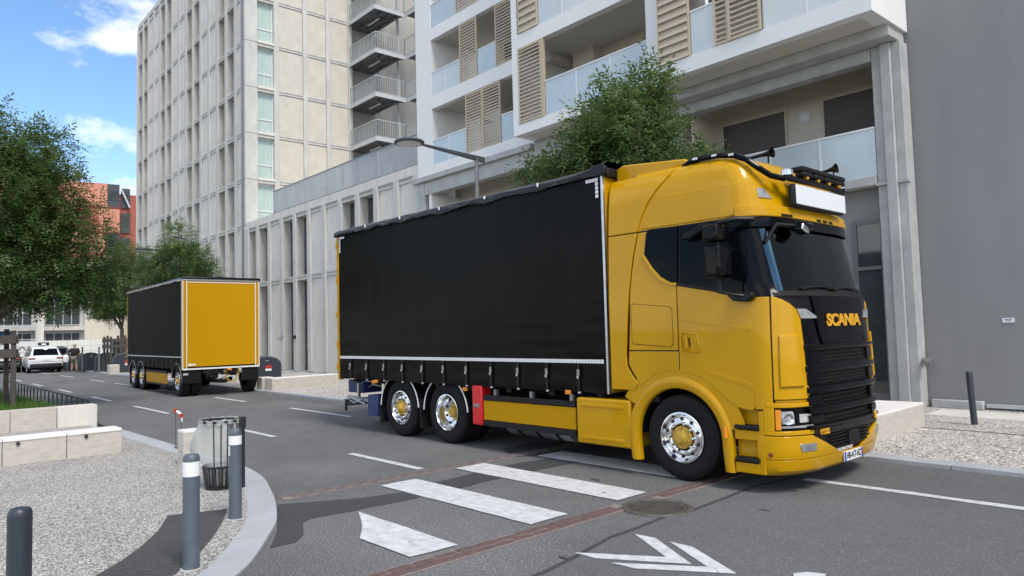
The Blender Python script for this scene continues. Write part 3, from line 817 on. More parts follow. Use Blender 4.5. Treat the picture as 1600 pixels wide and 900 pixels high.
# bare concrete frame of the lower storeys
wall('ledge', 'concrete_raw', (-17.86, -10.9, -.14, .0, 7.76, 7.955), bevel=.01)
wall('beam', 'concrete_raw', (-17.2, -5.30, .0, .35, 7.25, 7.75), bevel=.01)
wall('beam', 'concrete_raw', (-5.3, .36, -.45, .35, 7.735, 7.975), bevel=.01); wall('beam', 'concrete_raw', (-5.25, -.205, .0, .35, 7.45, 7.73), bevel=.01)
wall('column', 'concrete_raw', (-17.70, -17.21, -.02, .4, .05, 7.75), bevel=.01)
for u in (-9.3, -5.75):
    wall('column', 'concrete_raw', (u, u + .5, -.01, .4, .05, 7.24), bevel=.01)
wall('column', 'concrete_raw', (-.20, .0, .02, .4, .05, 7.73), bevel=.01); wall('column', 'concrete_raw', (.003, .22, -.07, .4, .05, 7.73), bevel=.02); wall('column', 'concrete_raw', (.223, .40, .0, .4, .05, 7.73), bevel=.01)
wall('column_joint', 'concrete_raw', (-.21, .43, -.056, .1, 4.72, 4.78))
wall('slab_edge', 'concrete_raw', (-17.2, -5.26, -.05, 1.9, 4.75, 4.95)); wall('slab_edge', 'concrete_raw', (-5.24, -.21, -.05, 1.9, 4.75, 4.95), bevel=.01)
wall('beam', 'concrete_raw', (-10.89, -5.30, .0, .35, 7.752, 8.022)); wall('beam', 'concrete_raw', (-5.29, -5.255, -.02, .35, 7.0, 7.92)); wall('upper_wall', 'concrete_raw', (-17.2, -.2, .36, .8, 7.94, 8.0))
wall('terrace_back_wall', 'render_beige', (-17.2, -.2, 1.5, 1.8, 4.95, 7.98)); wall('terrace_ceiling', 'render_ceiling', (-17.2, -.2, .81, 1.5, 7.90, 7.93)); wall('terrace_ceiling', 'render_ceiling', (-17.2, -.2, .355, .81, 7.90, 7.93))
wall('jamb', 'render_white', (-16.98, -16.82, .05, 1.5, 4.95, 7.25)); wall('jamb', 'render_beige', (-5.06, -4.98, .36, 1.5, 4.95, 7.45))
for a, b in ((-4.75, -2.95), (-1.93, -.25)):
    o = MB().box(a, b, 1.44, 1.50, 4.95, 7.30).build('roller_blind', K['blind_brown'], wb)
    n = 44; q = MB()
    for k in range(n): q.box(a + .01, b - .01, 1.425, 1.438, 4.96 + k * .0525, 4.96 + k * .0525 + .043)
    q.build('blind_slats', K['blind_brown'], o, kind='stuff')
    part('reveal', 'render_beige', o, [(a - .03, a, 1.41, 1.5, 4.95, 7.33), (b, b + .03, 1.41, 1.5, 4.95, 7.33), (a, b, 1.41, 1.5, 7.30, 7.33)])
b = MB(); b.lathe([(0, -.09), (.09, -.085), (.14, -.05), (.15, -.03), (.17, -.03), (.175, 0)], (-2.45, 1.5, 7.02), 'y', 24); b.build('bulkhead_lamp', K['alu_white'], wb, smooth=True)
balustrade(-5.02, -.21, .02, 4.96, 6.02); balustrade(-16.8, -11.65, .02, 4.96, 6.02)
wall('ground_wall', 'grey_wall', (-17.2, -.2, .30, .6, .05, 4.74))
o = part('entrance_door', 'grey_door', wb, [(-.88, -.80, .22, .30, .06, 4.05), (-.30, -.22, .22, .30, .06, 4.05), (-.80, -.30, .22, .30, 3.97, 4.05), (-.80, -.30, .2, .30, 2.96, 3.04), (-.80, -.30, .22, .30, .06, .30)])
part('pane', 'glass_window', o, [(-.80, -.30, .25, .27, .30, 2.96), (-.80, -.30, .25, .27, 3.04, 3.97)])

# ---------------------------------------------------------------- grey neighbour
gb = bthing('grey_building', 'blank grey rendered building at the end of the white flats', 'building')
part('wall', 'grey_wall', gb, [(-.1, 24, .425, 8, .0, 22)])
part('plinth', 'concrete_raw', gb, [(.50, 1.42, .26, .415, .05, .22)], bevel=.02)
part('base_channel', 'galvanised', gb, [(1.46, 12, .33, .415, .10, .17)])
o = part('notice', 'plate_white', gb, [(1.80, 2.0, .405, .419, 1.75, 1.84)])
b = MB(); b.box(1.832, 1.955, .4035, .4045, 1.805, 1.817); b.box(1.85, 1.94, .4035, .4045, 1.775, 1.787); b.build('notice_print', K['plate_blue'], o)
b = MB(); b.tube([(.46, .43, 1.02), (.46, .2, 1.02), (.50, .0, 1.0)], .045, 10); b.tube([(.48, .02, 1.03), (.66, -.06, .96)], .055, 10); b.tube([(.58, .08, 1.0), (.60, -.12, .98)], .025, 8)
b.build('hydrant_outlet', K['steel_dirty'], gb, smooth=True)
# ================================================================== TRUCK (x forward from the front axle, y away from the camera, z up)
tk = thing('curtainside_truck', 'yellow rigid truck with black curtain side body parked across the zebra crossing', 'truck', (-5.08, 7.30, 0.0))
W = 2.50
TAB = [(.20, 1.36, .52, .05, 3.2), (.26, 1.45, .54, .015, 3.2), (.45, 1.50, .55, .0, 3.2), (.62, 1.50, .55, .0, 3.2), (1.0, 1.48, .53, .0, 3.2), (1.6, 1.46, .52, .0, 3.2), (2.14, 1.43, .50, .0, 3.2),
       (2.20, 1.38, .50, .0, 3.0), (2.6, 1.29, .49, .015, 3.0), (3.0, 1.19, .48, .03, 3.2), (3.08, 1.18, .47, .035, 3.6), (3.3, 1.12, .46, .05, 4.0), (3.5, 1.06, .42, .065, 4.2), (3.65, 1.0, .40, .09, 4.2), (3.75, .92, .40, .13, 4.0), (3.82, .76, .40, .21, 3.6), (3.86, .45, .40, .36, 3.2)]
def cabz(z):
    if z <= TAB[0][0]: return TAB[0][1:]
    for a, b in zip(TAB, TAB[1:]):
        if z <= b[0]:
            t = (z - a[0]) / (b[0] - a[0]); return tuple(a[k] + (b[k] - a[k]) * t for k in range(1, 5))
    return TAB[-1][1:]
def cpt0(p, z):
    xf, L, s, n = cabz(z); xr = xf - L; m = p > 1
    if m: p = 2 - p
    if p < 0: x, y = xr + p, s
    else:
        ph = p * math.pi / 2; e = 2 / n
        x = xr + L * math.sin(ph) ** e; y = W / 2 - (W / 2 - s) * max(0.0, math.cos(ph)) ** e
    return Vector((x, W - y if m else y, z))
def cpt(p, z, off=0.0):
    q = cpt0(p, z)
    if off:
        a = cpt0(p - .012, z); b = cpt0(p + .012, z); t = (b - a); t.z = 0
        t = t.normalized() if t.length > 1e-9 else Vector((1, 0, 0))
        q = q + Vector((t.y, -t.x, 0)) * off
    return q
def p_y(y, z):
    xf, L, s, n = cabz(z); m = y > W / 2
    if m: y = W - y
    e = min(1.0, max(0.0, (W / 2 - y) / (W / 2 - s))); p = math.acos(e ** (n / 2)) / (math.pi / 2)
    return 2 - p if m else p
def p_x(x, z):
    xf, L, s, n = cabz(z); xr = xf - L
    if x < xr: return x - xr
    return math.asin(min(1.0, ((x - xr) / L)) ** (n / 2)) / (math.pi / 2)
def patch(name, m, zs, left, right, nu=16, off=0.0, thick=.02, parent=tk, bevel=0, smooth=True):
    P = []; Q = []
    for z in zs:
        a, b = left(z), right(z)
        ps = [a + (b - a) * i / nu for i in range(nu + 1)]
        P.append([cpt(p, z, off) for p in ps]); Q.append([cpt(p, z, off - thick) for p in ps])
    return MB().grid(P, Q).build(name, K[m], parent, smooth=smooth, bevel=bevel, angle=50)
def lin(z0, z1, n): return [z0 + (z1 - z0) * i / n for i in range(n + 1)]
def Y(y): return lambda z: p_y(y, z)
def X(x): return lambda z: p_x(x, z)
XB = -.62        # back of the cab

# black inner shell below the roof; the yellow panels sit proud of it
P = []
zs = [1.16, 1.3, 1.6, 2.0, 2.14]
patch('cab_shell', 'black_satin', zs, X(XB), lambda z: 2 - p_x(XB, z), nu=60, thick=.03)
patch('pillar_shell', 'black_gloss', lin(2.14, 3.06, 8), X(XB), Y(.16), nu=26, thick=.03)
patch('pillar_shell', 'black_gloss', lin(2.14, 3.06, 8), Y(W - .16), lambda z: 2 - p_x(XB, z), nu=26, thick=.03)
MB().box(XB, XB + .03, .14, W - .14, 1.16, 3.5).build('cab_back_wall', K['yellow_flat'], tk)
# roof
zs = lin(3.055, 3.75, 14) + [3.79, 3.82, 3.84, 3.86]
P = []
for z in zs:
    a = p_x(XB, z); n = 70; P.append([cpt(a + (2 - 2 * a) * i / n, z) for i in range(n + 1)])
top = P[-1]; c = [Vector((.0 + (q.x - .0) * .3, W / 2 + (q.y - W / 2) * .3, 3.885)) for q in top]
P.append(c); P.append([Vector((-.1, W / 2, 3.89)) for _ in top])
MB().grid(P).build('roof', K['yellow_paint'], tk, smooth=True, angle=60)
# raised flank of the roof with the long crease
def ys(z): return cabz(z)[2]
def side(name, m, poly, off, thick, parent=tk, bevel=.006):
    return MB().prism(poly, lambda x, z: (x, ys(z) - off, z), lambda x, z: (x, ys(z) - off + thick, z)).build(name, K[m], parent, bevel=bevel)
def arc(cx, cz, r, a0, a1, n): return [(cx + r * math.cos(rad(a0 + (a1 - a0) * i / n)), cz + r * math.sin(rad(a0 + (a1 - a0) * i / n))) for i in range(n + 1)]
zs = lin(3.07, 3.42, 8)
patch('roof_flank', 'yellow_paint', [3.075, 3.1, 3.2, 3.3, 3.38, 3.43, 3.455], lambda z: p_x(-.46 + .75 * (z - 3.075) + .9 * max(0, z - 3.38), z), lambda z: p_x(.985 - .25 * max(0, z - 3.40), z), nu=26, off=.011, thick=.02, bevel=.007)
# air deflectors behind the doors, near and far side
fup = [(-.98, 3.05), (-.98, 3.84), (-.90, 3.90), (-.2, 3.83), (-.06, 3.72), (-.22, 3.58), (-.36, 3.40), (-.46, 3.22), (-.52, 3.05)]
flo = [(-.98, 1.06), (-.98, 3.035), (-.52, 3.035), (-.60, 2.7), (-.66, 2.3), (-.70, 1.9), (-.73, 1.5), (-.72, 1.36), (-.66, 1.26), (-.56, 1.14), (-.60, 1.07), (-.75, 1.05)]
def curve(pl, z, default):
    for a, b in zip(pl, pl[1:]):
        if min(a[1], b[1]) <= z <= max(a[1], b[1]) and a[1] != b[1]: return a[0] + (b[0] - a[0]) * (z - a[1]) / (b[1] - a[1])
    return default
f_up = [(-.52, 3.05), (-.46, 3.22), (-.36, 3.40), (-.22, 3.56), (-.06, 3.70), (.0, 3.78)]
f_lo = [(-.62, 1.06), (-.56, 1.14), (-.66, 1.26), (-.725, 1.36), (-.735, 1.5), (-.70, 1.9), (-.66, 2.3), (-.60, 2.7), (-.52, 3.04)]
for zs_, fl in (([3.05, 3.1, 3.22, 3.4, 3.56, 3.7, 3.78], f_up), ([1.06, 1.10, 1.14, 1.2, 1.26, 1.36, 1.5, 1.7, 1.9, 2.1, 2.2, 2.3, 2.5, 2.7, 2.9, 3.035], f_lo)):
    patch('air_deflector', 'yellow_paint', zs_, X(-.98), lambda z: p_x(curve(fl, z, -.6), z), nu=8, off=.022, thick=.03, bevel=.004)
    patch('air_deflector', 'yellow_paint', zs_, lambda z: 2 - p_x(curve(fl, z, -.6), z), lambda z: 2 - p_x(-.98, z), nu=8, off=.022, thick=.03, bevel=.004)
MB().xz([(-.98, 3.76), (-.98, 3.96), (-.86, 4.0), (.1, 3.90), (.14, 3.83), (-.5, 3.78)], .22, W - .22).build('roof_deflector', K['yellow_paint'], tk, bevel=.02)
# near side panels
rear = [(-.685, 1.60), (-.66, 1.9), (-.645, 2.3), (-.585, 2.7), (-.505, 3.035), (.05, 3.035), (.05, 1.545)]
def rx(z):
    for a, b in zip(rear[:5], rear[1:5]):
        if a[1] <= z <= b[1]: return a[0] + (b[0] - a[0]) * (z - a[1]) / (b[1] - a[1])
    return rear[0][0] if z < 1.6 else rear[4][0]
patch('rear_side_panel', 'yellow_paint', [1.56, 1.57, 1.7, 1.9, 2.1, 2.2, 2.4, 2.6, 2.8, 3.035], lambda z: p_x(rx(z), z), X(.05), nu=10, off=.010, thick=.02, bevel=.005)
lid = [(-.60, 1.64), (-.05, 1.60), (-.02, 1.64), (-.02, 2.04), (-.05, 2.08), (-.60, 2.14), (-.63, 2.11), (-.63, 1.67)]
lcx, lcz = -.325, 1.87
side('locker_seal', 'black_satin', [(lcx + (x - lcx) * 1.022, lcz + (z - lcz) * 1.026) for x, z in lid], .0112, .004, bevel=0)
side('locker_lid', 'yellow_paint', lid, .0145, .006, bevel=.003)
low = [(-.69, 1.545), (.05, 1.545), (.05, 1.30), (-.1, 1.31), (-.3, 1.26), (-.46, 1.16), (-.52, 1.12), (-.64, 1.28), (-.70, 1.38)]
side('locker_panel', 'yellow_paint', low, .010, .02)
door = [(.062, 2.33), (.50, 2.245), (.94, 2.14), (1.02, 2.14), (1.02, .95), (.98, .90), (.80, .93), (.66, 1.02), (.52, 1.14), (.38, 1.235), (.22, 1.285), (.062, 1.30)]
dr = side('door', 'yellow_paint', door, .010, .02)
patch('door_front_edge', 'yellow_paint', [.92, 1.2, 1.6, 2.0, 2.14], X(1.018), X(1.20), nu=10, off=.010, thick=.02, bevel=.005)
side('door_crease', 'yellow_paint', [(.075, 1.92), (.075, 1.97), (1.018, 1.82), (1.018, 1.77)], .0135, .005, dr, bevel=.003)
side('door_crease', 'yellow_paint', [(.40, 1.30), (.42, 1.34), (1.018, 1.19), (1.018, 1.14)], .0135, .005, dr, bevel=.003)
ho = [(.11, 1.54), (.10, 1.75), (.13, 1.78), (.32, 1.755), (.37, 1.56), (.34, 1.53)]
hi_ = [(.23 + (x - .23) * .86, 1.655 + (z - 1.655) * .80) for x, z in ho]
hb_ = MB()
P1 = [[Vector((a[0], -.0105, a[1])), Vector((a[0] * .5 + b_[0] * .5, -.024, a[1] * .5 + b_[1] * .5)), Vector((b_[0], -.0105, b_[1]))] for a, b_ in zip(ho + ho[:1], hi_ + hi_[:1])]
hd = hb_.grid(P1).build('handle_surround', K['yellow_paint'], dr, smooth=True, angle=80)
side('door_handle', 'yellow_paint', [(.155, 1.575), (.148, 1.725), (.19, 1.73), (.205, 1.575)], .040, .024, hd, bevel=.008)
side('handle_recess_shade', 'black_satin', [(.212, 1.60), (.20, 1.70), (.215, 1.705), (.225, 1.60)], .014, .006, hd, bevel=0)  # black strip standing in for the shade inside the handle recess
# windows of the near side
side('rear_side_window', 'glass_dark', [(-.41, 2.74), (-.375, 3.02), (-.33, 3.06), (.085, 3.05), (.065, 2.36), (-.02, 2.365), (-.16, 2.44), (-.28, 2.56)], .016, .006, bevel=0)
side('window_rim', 'yellow_paint', [(-.455, 2.74), (-.41, 2.75), (-.28, 2.57), (-.16, 2.45), (-.02, 2.375), (.06, 2.368), (.06, 2.335), (-.03, 2.335), (-.18, 2.405), (-.32, 2.54)], .024, .02, bevel=.006)
patch('door_window', 'glass_dark', lin(2.36, 3.02, 6), X(.11), X(.98), nu=12, off=.012, thick=.005)
MB().prism([(.10, 2.352), (.94, 2.165), (.94, 2.37), (.10, 2.37)], lambda x, z: (x, ys(z) - .012, z), lambda x, z: (x, ys(z) - .004, z)).build('door_window', K['glass_dark'], tk)
side('window_seal', 'black_plastic', [(.062, 2.335), (.50, 2.25), (.96, 2.145), (.96, 2.175), (.50, 2.28), (.062, 2.365)], .017, .010, dr, bevel=0)
# far side, plain
MB().xz([(-.62, 1.2), (-.62, 3.03), (.06, 3.03), (.06, 2.34), (.95, 2.14), (.95, .95), (.6, 1.1), (.3, 1.27), (-.2, 1.28), (-.5, 1.16)], W - .012, W + .010).build('far_door', K['yellow_paint'], tk, bevel=.006)

# corner panels either side of the grille
zc = [1.03, 1.1, 1.3, 1.5, 1.7, 1.9, 2.0, 2.06, 2.11, 2.145]
def cr(z): # inner edge of the corner panel
    t = max(0, (z - 1.9) / .25); return .40 - .05 * (z - 1.0) - .28 * t * t
for nm, l, r in (('corner_panel', X(1.213), lambda z: p_y(cr(z), z)), ('corner_panel', lambda z: 2 - p_y(cr(z), z), lambda z: 2 - p_x(1.213, z))):
    patch(nm, 'yellow_paint', zc, l, r, nu=18, off=.016, thick=.03, bevel=.008)
    l2 = (lambda z: p_x(1.26, z)) if l(1.2) < 1 else (lambda z: 2 - p_y(cr(z) - .07, z)); r2 = (lambda z: p_y(cr(z) - .07, z)) if l(1.2) < 1 else (lambda z: 2 - p_x(1.26, z))
    patch('corner_air_vane', 'yellow_paint', [1.16, 1.18, 1.3, 1.5, 1.7, 1.72], l2, r2, nu=14, off=.040, thick=.026, bevel=.014)
patch('corner_black_cap', 'black_gloss', [2.12, 2.17, 2.2], X(.98), Y(W - .02), nu=50, off=.004, thick=.02)

# ---- grille
patch('grille_back', 'black_satin', lin(.42, 2.15, 10), Y(.32), Y(W - .32), nu=40, off=-.02, thick=.03)
patch('badge_panel', 'black_gloss', [1.60, 1.62, 1.75, 1.9, 2.05, 2.14], lambda z: p_y(.62 + .22 * max(0, (1.8 - z)) * 2 - .25 * max(0, z - 1.95), z), lambda z: 2 - p_y(.62 + .22 * max(0, (1.8 - z)) * 2 - .25 * max(0, z - 1.95), z), nu=30, off=.030, thick=.04, bevel=.006)
def net(name, z0, z1, y0, y1):
    b = MB(); nz = max(2, int((z1 - z0) / .036)); ny = int((y1 - y0) / .055)
    for i in range(nz):
        for k in range(ny):
            y = y0 + (y1 - y0) * (k + .5 + .5 * (i % 2)) / (ny + .5); z = z0 + (z1 - z0) * (i + .5) / nz
            c = [cpt(p_y(y + dy, z), z + dz, .006) for dy, dz in ((-.022, 0), (0, -.013), (.022, 0), (0, .013))]
            d = [cpt(p_y(y + dy * .7, z), z + dz * .7, -.016) for dy, dz in ((-.022, 0), (0, -.013), (.022, 0), (0, .013))]
            n = len(b.v); b.v += [tuple(q) for q in c + d]
            b.f += [(n + a, n + (a + 1) % 4, n + 4 + (a + 1) % 4, n + 4 + a) for a in range(4)] + [(n, n + 1, n + 2, n + 3)]
    b.build(name, K['black_gloss'], tk, kind='stuff')
bars = [(1.555, 1.60), (1.31, 1.375), (1.08, 1.145), (.86, .925), (.70, .735)]
for z0, z1 in bars:
    patch('grille_bar', 'black_gloss', [z0, z0 + .012, z1 - .012, z1], Y(.36), Y(W - .36), nu=36, off=.045, thick=.06, bevel=.008)
for (z0, z1) in ((1.385, 1.545), (1.155, 1.30), (.935, 1.07), (.745, .85)):
    net('grille_mesh', z0, z1, .62, W - .62)
    for yy0, yy1 in ((.37, .60), (W - .60, W - .37)):
        patch('grille_blade', 'black_gloss', [z0 + .01, z1 - .01], Y(yy0), Y(yy1), nu=6, off=.026, thick=.04, bevel=.006)
for yy0, yy1 in ((.37, .60), (W - .60, W - .37)):
    patch('grille_blade', 'black_gloss', [1.62, 1.86], Y(yy0), Y(yy1), nu=6, off=.012, thick=.03, bevel=.006)
net('grille_mesh', .44, .62, .70, W - .70)
patch('lower_grille_frame', 'black_satin', [.625, .70], Y(.42), Y(W - .42), nu=30, off=.03, thick=.05, bevel=.008)
patch('sensor_cover', 'black_plastic', [.44, .60], Y(1.16), Y(1.44), nu=5, off=.02, thick=.03, bevel=.006)
# lettering and badges
def front_text(body, size, y, z, m, off, bold=0.0, sp=1.0, name='lettering', parent=tk, sx=1.0):
    me = text_mesh(body, size, .006, bold, sp)
    o = link(name, me, K[m], parent)
    q = cpt(p_y(y, z), z, off); o.location = q; o.rotation_euler = (rad(90), 0, rad(90)); o.scale = (sx, 1, 1)
    return o
front_text('SCANIA', .185, 1.25, 1.865, 'lettering_gold', .042, bold=.007, sp=.95, sx=1.42)
front_text('660S', .085, .57, .655, 'lettering_gold', .036, bold=.002, sx=1.1).rotation_euler = (rad(90), 0, rad(84))
q = cpt(p_y(1.93, .70), .70, .045)
MB().prism([(-.035, .045), (0, .055), (.035, .045), (.03, -.02), (0, -.05), (-.03, -.02), ], lambda a, c: (q.x + .01, q.y + a, q.z + c), lambda a, c: (q.x - .01, q.y + a, q.z + c)).build('emblem', K['lettering_gold'], tk, bevel=.004)
# daytime lamps beside the badge panel
for s_ in (0, 1):
    ya = lambda y: (lambda z: p_y(y, z)) if not s_ else (lambda z: 2 - p_y(y, z))
    l, r = (lambda z: p_y(.36 - .5 * (z - 1.90), z)), (lambda z: p_y(.66 - 2.2 * max(0, z - 1.90), z))
    if s_: patch('upper_lamp', 'lamp_glass', [1.895, 1.90, 1.95, 2.0], lambda z: 2 - r(z), lambda z: 2 - l(z), nu=8, off=.030, thick=.03)
    else: patch('upper_lamp', 'lamp_glass', [1.895, 1.90, 1.95, 2.0], l, r, nu=8, off=.030, thick=.03)

# ---- bumper, headlights, steps
def lip(z):   # upper edge of the bumper dips under the grille
    return z
for l, r, nm in ((X(.98), Y(W - .0), 'bumper'),):
    patch('bumper', 'yellow_paint', [.205, .23, .26, .32, .38], X(1.02), lambda z: 2 - p_x(1.02, z), nu=70, off=.012, thick=.04, bevel=.006)
for m_ in (0, 1):
    def side_p(f, z, m_=m_): return 2 - f(z) if m_ else f(z)
    def pat(name, mt, zs, l, r, **kw):
        if m_: return patch(name, mt, zs, lambda z: 2 - r(z), lambda z: 2 - l(z), **kw)
        return patch(name, mt, zs, l, r, **kw)
    pat('bumper_corner', 'yellow_paint', [.384, .45, .52, .60, .635], X(1.02), lambda z: p_y(.96 - 1.35 * (z - .384) / .25 * .42, z), nu=22, off=.012, thick=.04, bevel=.006)
    hb = pat('headlight_surround', 'yellow_paint', [.645, .69], X(1.10), Y(.46), nu=18, off=.014, thick=.04, bevel=.006)
    pat('headlight_surround', 'yellow_paint', [.94, .99], X(1.13), Y(.46), nu=18, off=.016, thick=.04, bevel=.006)
    pat('headlight_surround', 'yellow_paint', [.69, .80, .94], X(1.10), X(1.205), nu=6, off=.014, thick=.04, bevel=.004)
    pat('lamp_cavity', 'black_gloss', [.69, .94], X(1.205), Y(.47), nu=14, off=-.03, thick=.02)
    lens = pat('headlight', 'black_gloss', [.70, .74, .80, .88, .93], X(1.264), Y(.455), nu=14, off=-.010, thick=.02)
    pat('reflector', 'lamp_glass', [.765, .80, .86, .90], lambda z: p_y(.075 + .10 * max(0, .80 - z), z), lambda z: p_y(.185 - .25 * max(0, z - .86), z), nu=8, off=.0, thick=.012, parent=lens)
    pat('reflector', 'lamp_glass', [.775, .82, .865], lambda z: p_y(.245, z), lambda z: p_y(.415 - .3 * max(0, z - .82), z), nu=8, off=.0, thick=.012, parent=lens)
    pat('light_strip', 'chrome', [.722, .745], Y(.07), Y(.43), nu=10, off=.004, thick=.014, parent=lens)
    q_ = cpt(side_p(lambda z: p_y(.125, z), .82), .82, 0.0)
    b = MB(); b.lathe([(0, -.004), (.035, .0), (.05, .012), (.06, .014)], (0, 0, 0), 'x', 20); o = b.build('projector', K['chrome'], lens, smooth=True); o.location = q_; o.rotation_euler = (0, 0, rad(-35 if not m_ else 35))
    pat('indicator', 'amber', [.705, .92], X(1.215), X(1.262), nu=4, off=.004, thick=.02)
    fg = pat('fog_lamp_frame', 'steel', [.465, .55], lambda z: p_y(.235 - .25 * (z - .465), z), Y(.44), nu=8, off=.02, thick=.02, bevel=.004)
    pat('fog_lamp', 'chrome', [.485, .535], Y(.28), Y(.35), nu=5, off=.026, thick=.012, parent=fg)
    pat('eyebrow', 'yellow_paint', [.995, 1.02], X(1.22), Y(.44), nu=14, off=-.004, thick=.03)
patch('notch', 'black_satin', [.90, 1.03], X(1.04), X(1.13), nu=4, off=.004, thick=.02)
bb = MB(); bb.lathe([(0, -.012), (.022, -.010), (.026, 0)], (1.16, .01, .44), 'y', 14); bb.build('tow_cover', K['dark_red'], tk, smooth=True)
# entry steps behind the front wheel arch leg
MB().box(.735, 1.10, .085, .13, .22, .98).build('step_recess', K['yellow_paint'], tk)
MB().box(.745, 1.095, -.005, .084, .215, .325).build('step_riser', K['yellow_paint'], tk, bevel=.008)
MB().box(.745, 1.095, .0, .084, .575, .68).build('step_riser', K['yellow_paint'], tk, bevel=.008)
MB().box(1.045, 1.098, -.008, .084, .22, .90).build('step_post', K['yellow_paint'], tk, bevel=.006)
for z in (.345, .70):
    st = MB().box(.75, 1.04, -.020, .084, z - .008, z + .036).build('step', K['black_plastic'], tk, bevel=.008)
    b = MB()
    for k in range(9): b.box(.765 + k * .03, .785 + k * .03, -.010, .08, z + .032, z + .040)
    b.build('step_grip', K['black_plastic'], st, kind='stuff')
MB().xz([(.735, .90), (1.03, .90), (.98, .955), (.80, .975), (.735, 1.0)], .03, .084).build('step_head', K['yellow_paint'], tk)
# wheel arch
ring = [(.735, .20), (.732, .32), (.728, .44)] + arc(0, .52, .725, 0, 180, 30) + [(-.722, .42), (-.705, .30), (-.69, .20)]
rin = [(.612, .20), (.60, .32), (.590, .44)] + arc(0, .52, .585, 0, 180, 30) + [(-.582, .42), (-.572, .30), (-.565, .20)]
P_ = [[Vector((x0 + (x1 - x0) * t, -.035 + .03 * (2 * t - .9) ** 2, z0 + (z1 - z0) * t)) for t in (0, .12, .35, .7, .92, 1)] for (x0, z0), (x1, z1) in zip(ring, rin)]
Q_ = [[q + Vector((0, .06, 0)) for q in r_] for r_ in P_]
MB().grid(P_, Q_).build('wheel_arch', K['yellow_paint'], tk, smooth=True, angle=50)
b = MB(); b.tube([(.66, -.045, .58), (.655, -.045, .70)], .022, 10); b.build('side_marker', K['amber'], tk, smooth=True)
sh = arc(0, .52, .90, 12, 150, 24); sh_i = arc(0, .52, .70, 12, 150, 24)
MB().grid([[Vector((x, -.006, min(z, 1.33))) for x, z in sh], [Vector((x, -.004, z)) for x, z in sh_i]], [[Vector((x, .01, min(z, 1.33))) for x, z in sh], [Vector((x, .03, z)) for x, z in sh_i]]).build('arch_shoulder', K['yellow_paint'], tk, smooth=True, angle=50)
# dark liner inside the arch
b = MB(); LN = arc(0, .52, .60, 0, 180, 20)
b.grid([[Vector((x, y, z)) for (x, z) in LN] for y in (.0, .5)]); b.build('arch_liner', K['chassis_black'], tk)
MB().box(-.60, .60, .5, .55, .4, 1.16).build('arch_back', K['chassis_black'], tk)

# ---- windscreen, wipers, cabin
patch('windscreen', 'windscreen', lin(2.20, 3.03, 6), Y(.16), Y(W - .16), nu=34, off=.004, thick=.006)
patch('windscreen_edge', 'black_gloss', lin(2.20, 3.03, 6), Y(W - .19), Y(W - .14), nu=4, off=.010, thick=.01)
patch('far_pillar_trim', 'steel', lin(2.20, 3.0, 6), Y(W - .135), Y(W - .06), nu=4, off=.014, thick=.01)
cb = MB(); cb.box(.0, .03, .08, W - .08, 2.0, 3.05); cb.build('cabin_rear_trim', K['cloth_grey'], tk)
MB().box(.03, 1.05, .08, W - .08, 2.0, 2.05).build('cabin_floor', K['black_plastic'], tk)
MB().box(.03, .9, .08, W - .08, 3.03, 3.05).build('cabin_headlining', mat('headlining', (.5, .5, .48), .9), tk)
MB().prism([(.72, 2.05), (.72, 2.30), (.95, 2.27), (1.20, 2.16), (1.20, 2.05)], lambda x, z: (x, .2, z), lambda x, z: (x, W - .2, z)).build('dashboard', K['black_plastic'], tk, bevel=.03)
for yc in (.62, 1.88):
    st = MB().box(.18, .30, yc - .26, yc + .26, 2.05, 2.72).build('seat', K['cloth_black'], tk, bevel=.05)
    MB().box(.19, .29, yc - .13, yc + .13, 2.74, 2.92).build('headrest', K['cloth_black'], st, bevel=.04)
b = MB(); R_ = [(.78 + .05 * math.sin(t) * .9, 1.88 + .22 * math.cos(t), 2.42 + .20 * math.sin(t)) for t in [2 * math.pi * k / 24 for k in range(25)]]
b.tube(R_, .018, 8, caps=False); b.tube([(.78, 1.88, 2.42), (.92, 1.88, 2.2)], .04, 8); b.tube([(.78, 1.68, 2.42), (.78, 2.08, 2.42)], .02, 6); b.build('steering_wheel', K['black_plastic'], tk, smooth=True)
for y0, y1 in ((.50, 1.28), (1.22, 2.0)):
    w_ = [cpt(p_y(y0 + (y1 - y0) * t, 2.225 + .03 * math.sin(t * 3)), 2.225 + .03 * math.sin(t * 3), .03) for t in (0, .25, .5, .75, 1)]
    b = MB(); b.tube(w_, .011, 6); b.tube([cpt(p_y(y1, 2.19), 2.19, .01), w_[-1]], .014, 6); b.build('wiper', K['black_plastic'], tk)
patch('cowl', 'black_plastic', [2.145, 2.165, 2.205], Y(.10), Y(W - .10), nu=34, off=.012, thick=.03, bevel=.004)
# visor: yellow brow with the smoked blade below it
patch('visor_brow', 'yellow_paint', [3.045, 3.06, 3.10, 3.16, 3.18], X(.86), lambda z: 2 - p_x(.86, z), nu=60, off=.055, thick=.05, bevel=.01)
patch('visor_blade', 'black_gloss', [2.93, 2.97, 3.02, 3.044], Y(.03), Y(W - .03), nu=50, off=.050, thick=.02, bevel=.004)
for y in (.44, 1.24, 1.40, 1.56): patch('visor_clip', 'black_plastic', [3.055, 3.085], Y(y), Y(y + (.2 if y < .5 else .1)), nu=3, off=.062, thick=.01)
q = cpt(p_y(.62, 2.93), 2.93, .18)
mf = MB().prism([(-.16, -.05), (.02, -.09), (.17, -.02), (.16, .05), (-.08, .06)], lambda a, c: (q.x + .05, q.y + a, q.z + c), lambda a, c: (q.x - .09, q.y + a, q.z + c)).build('front_mirror', K['black_gloss'], tk, bevel=.03)
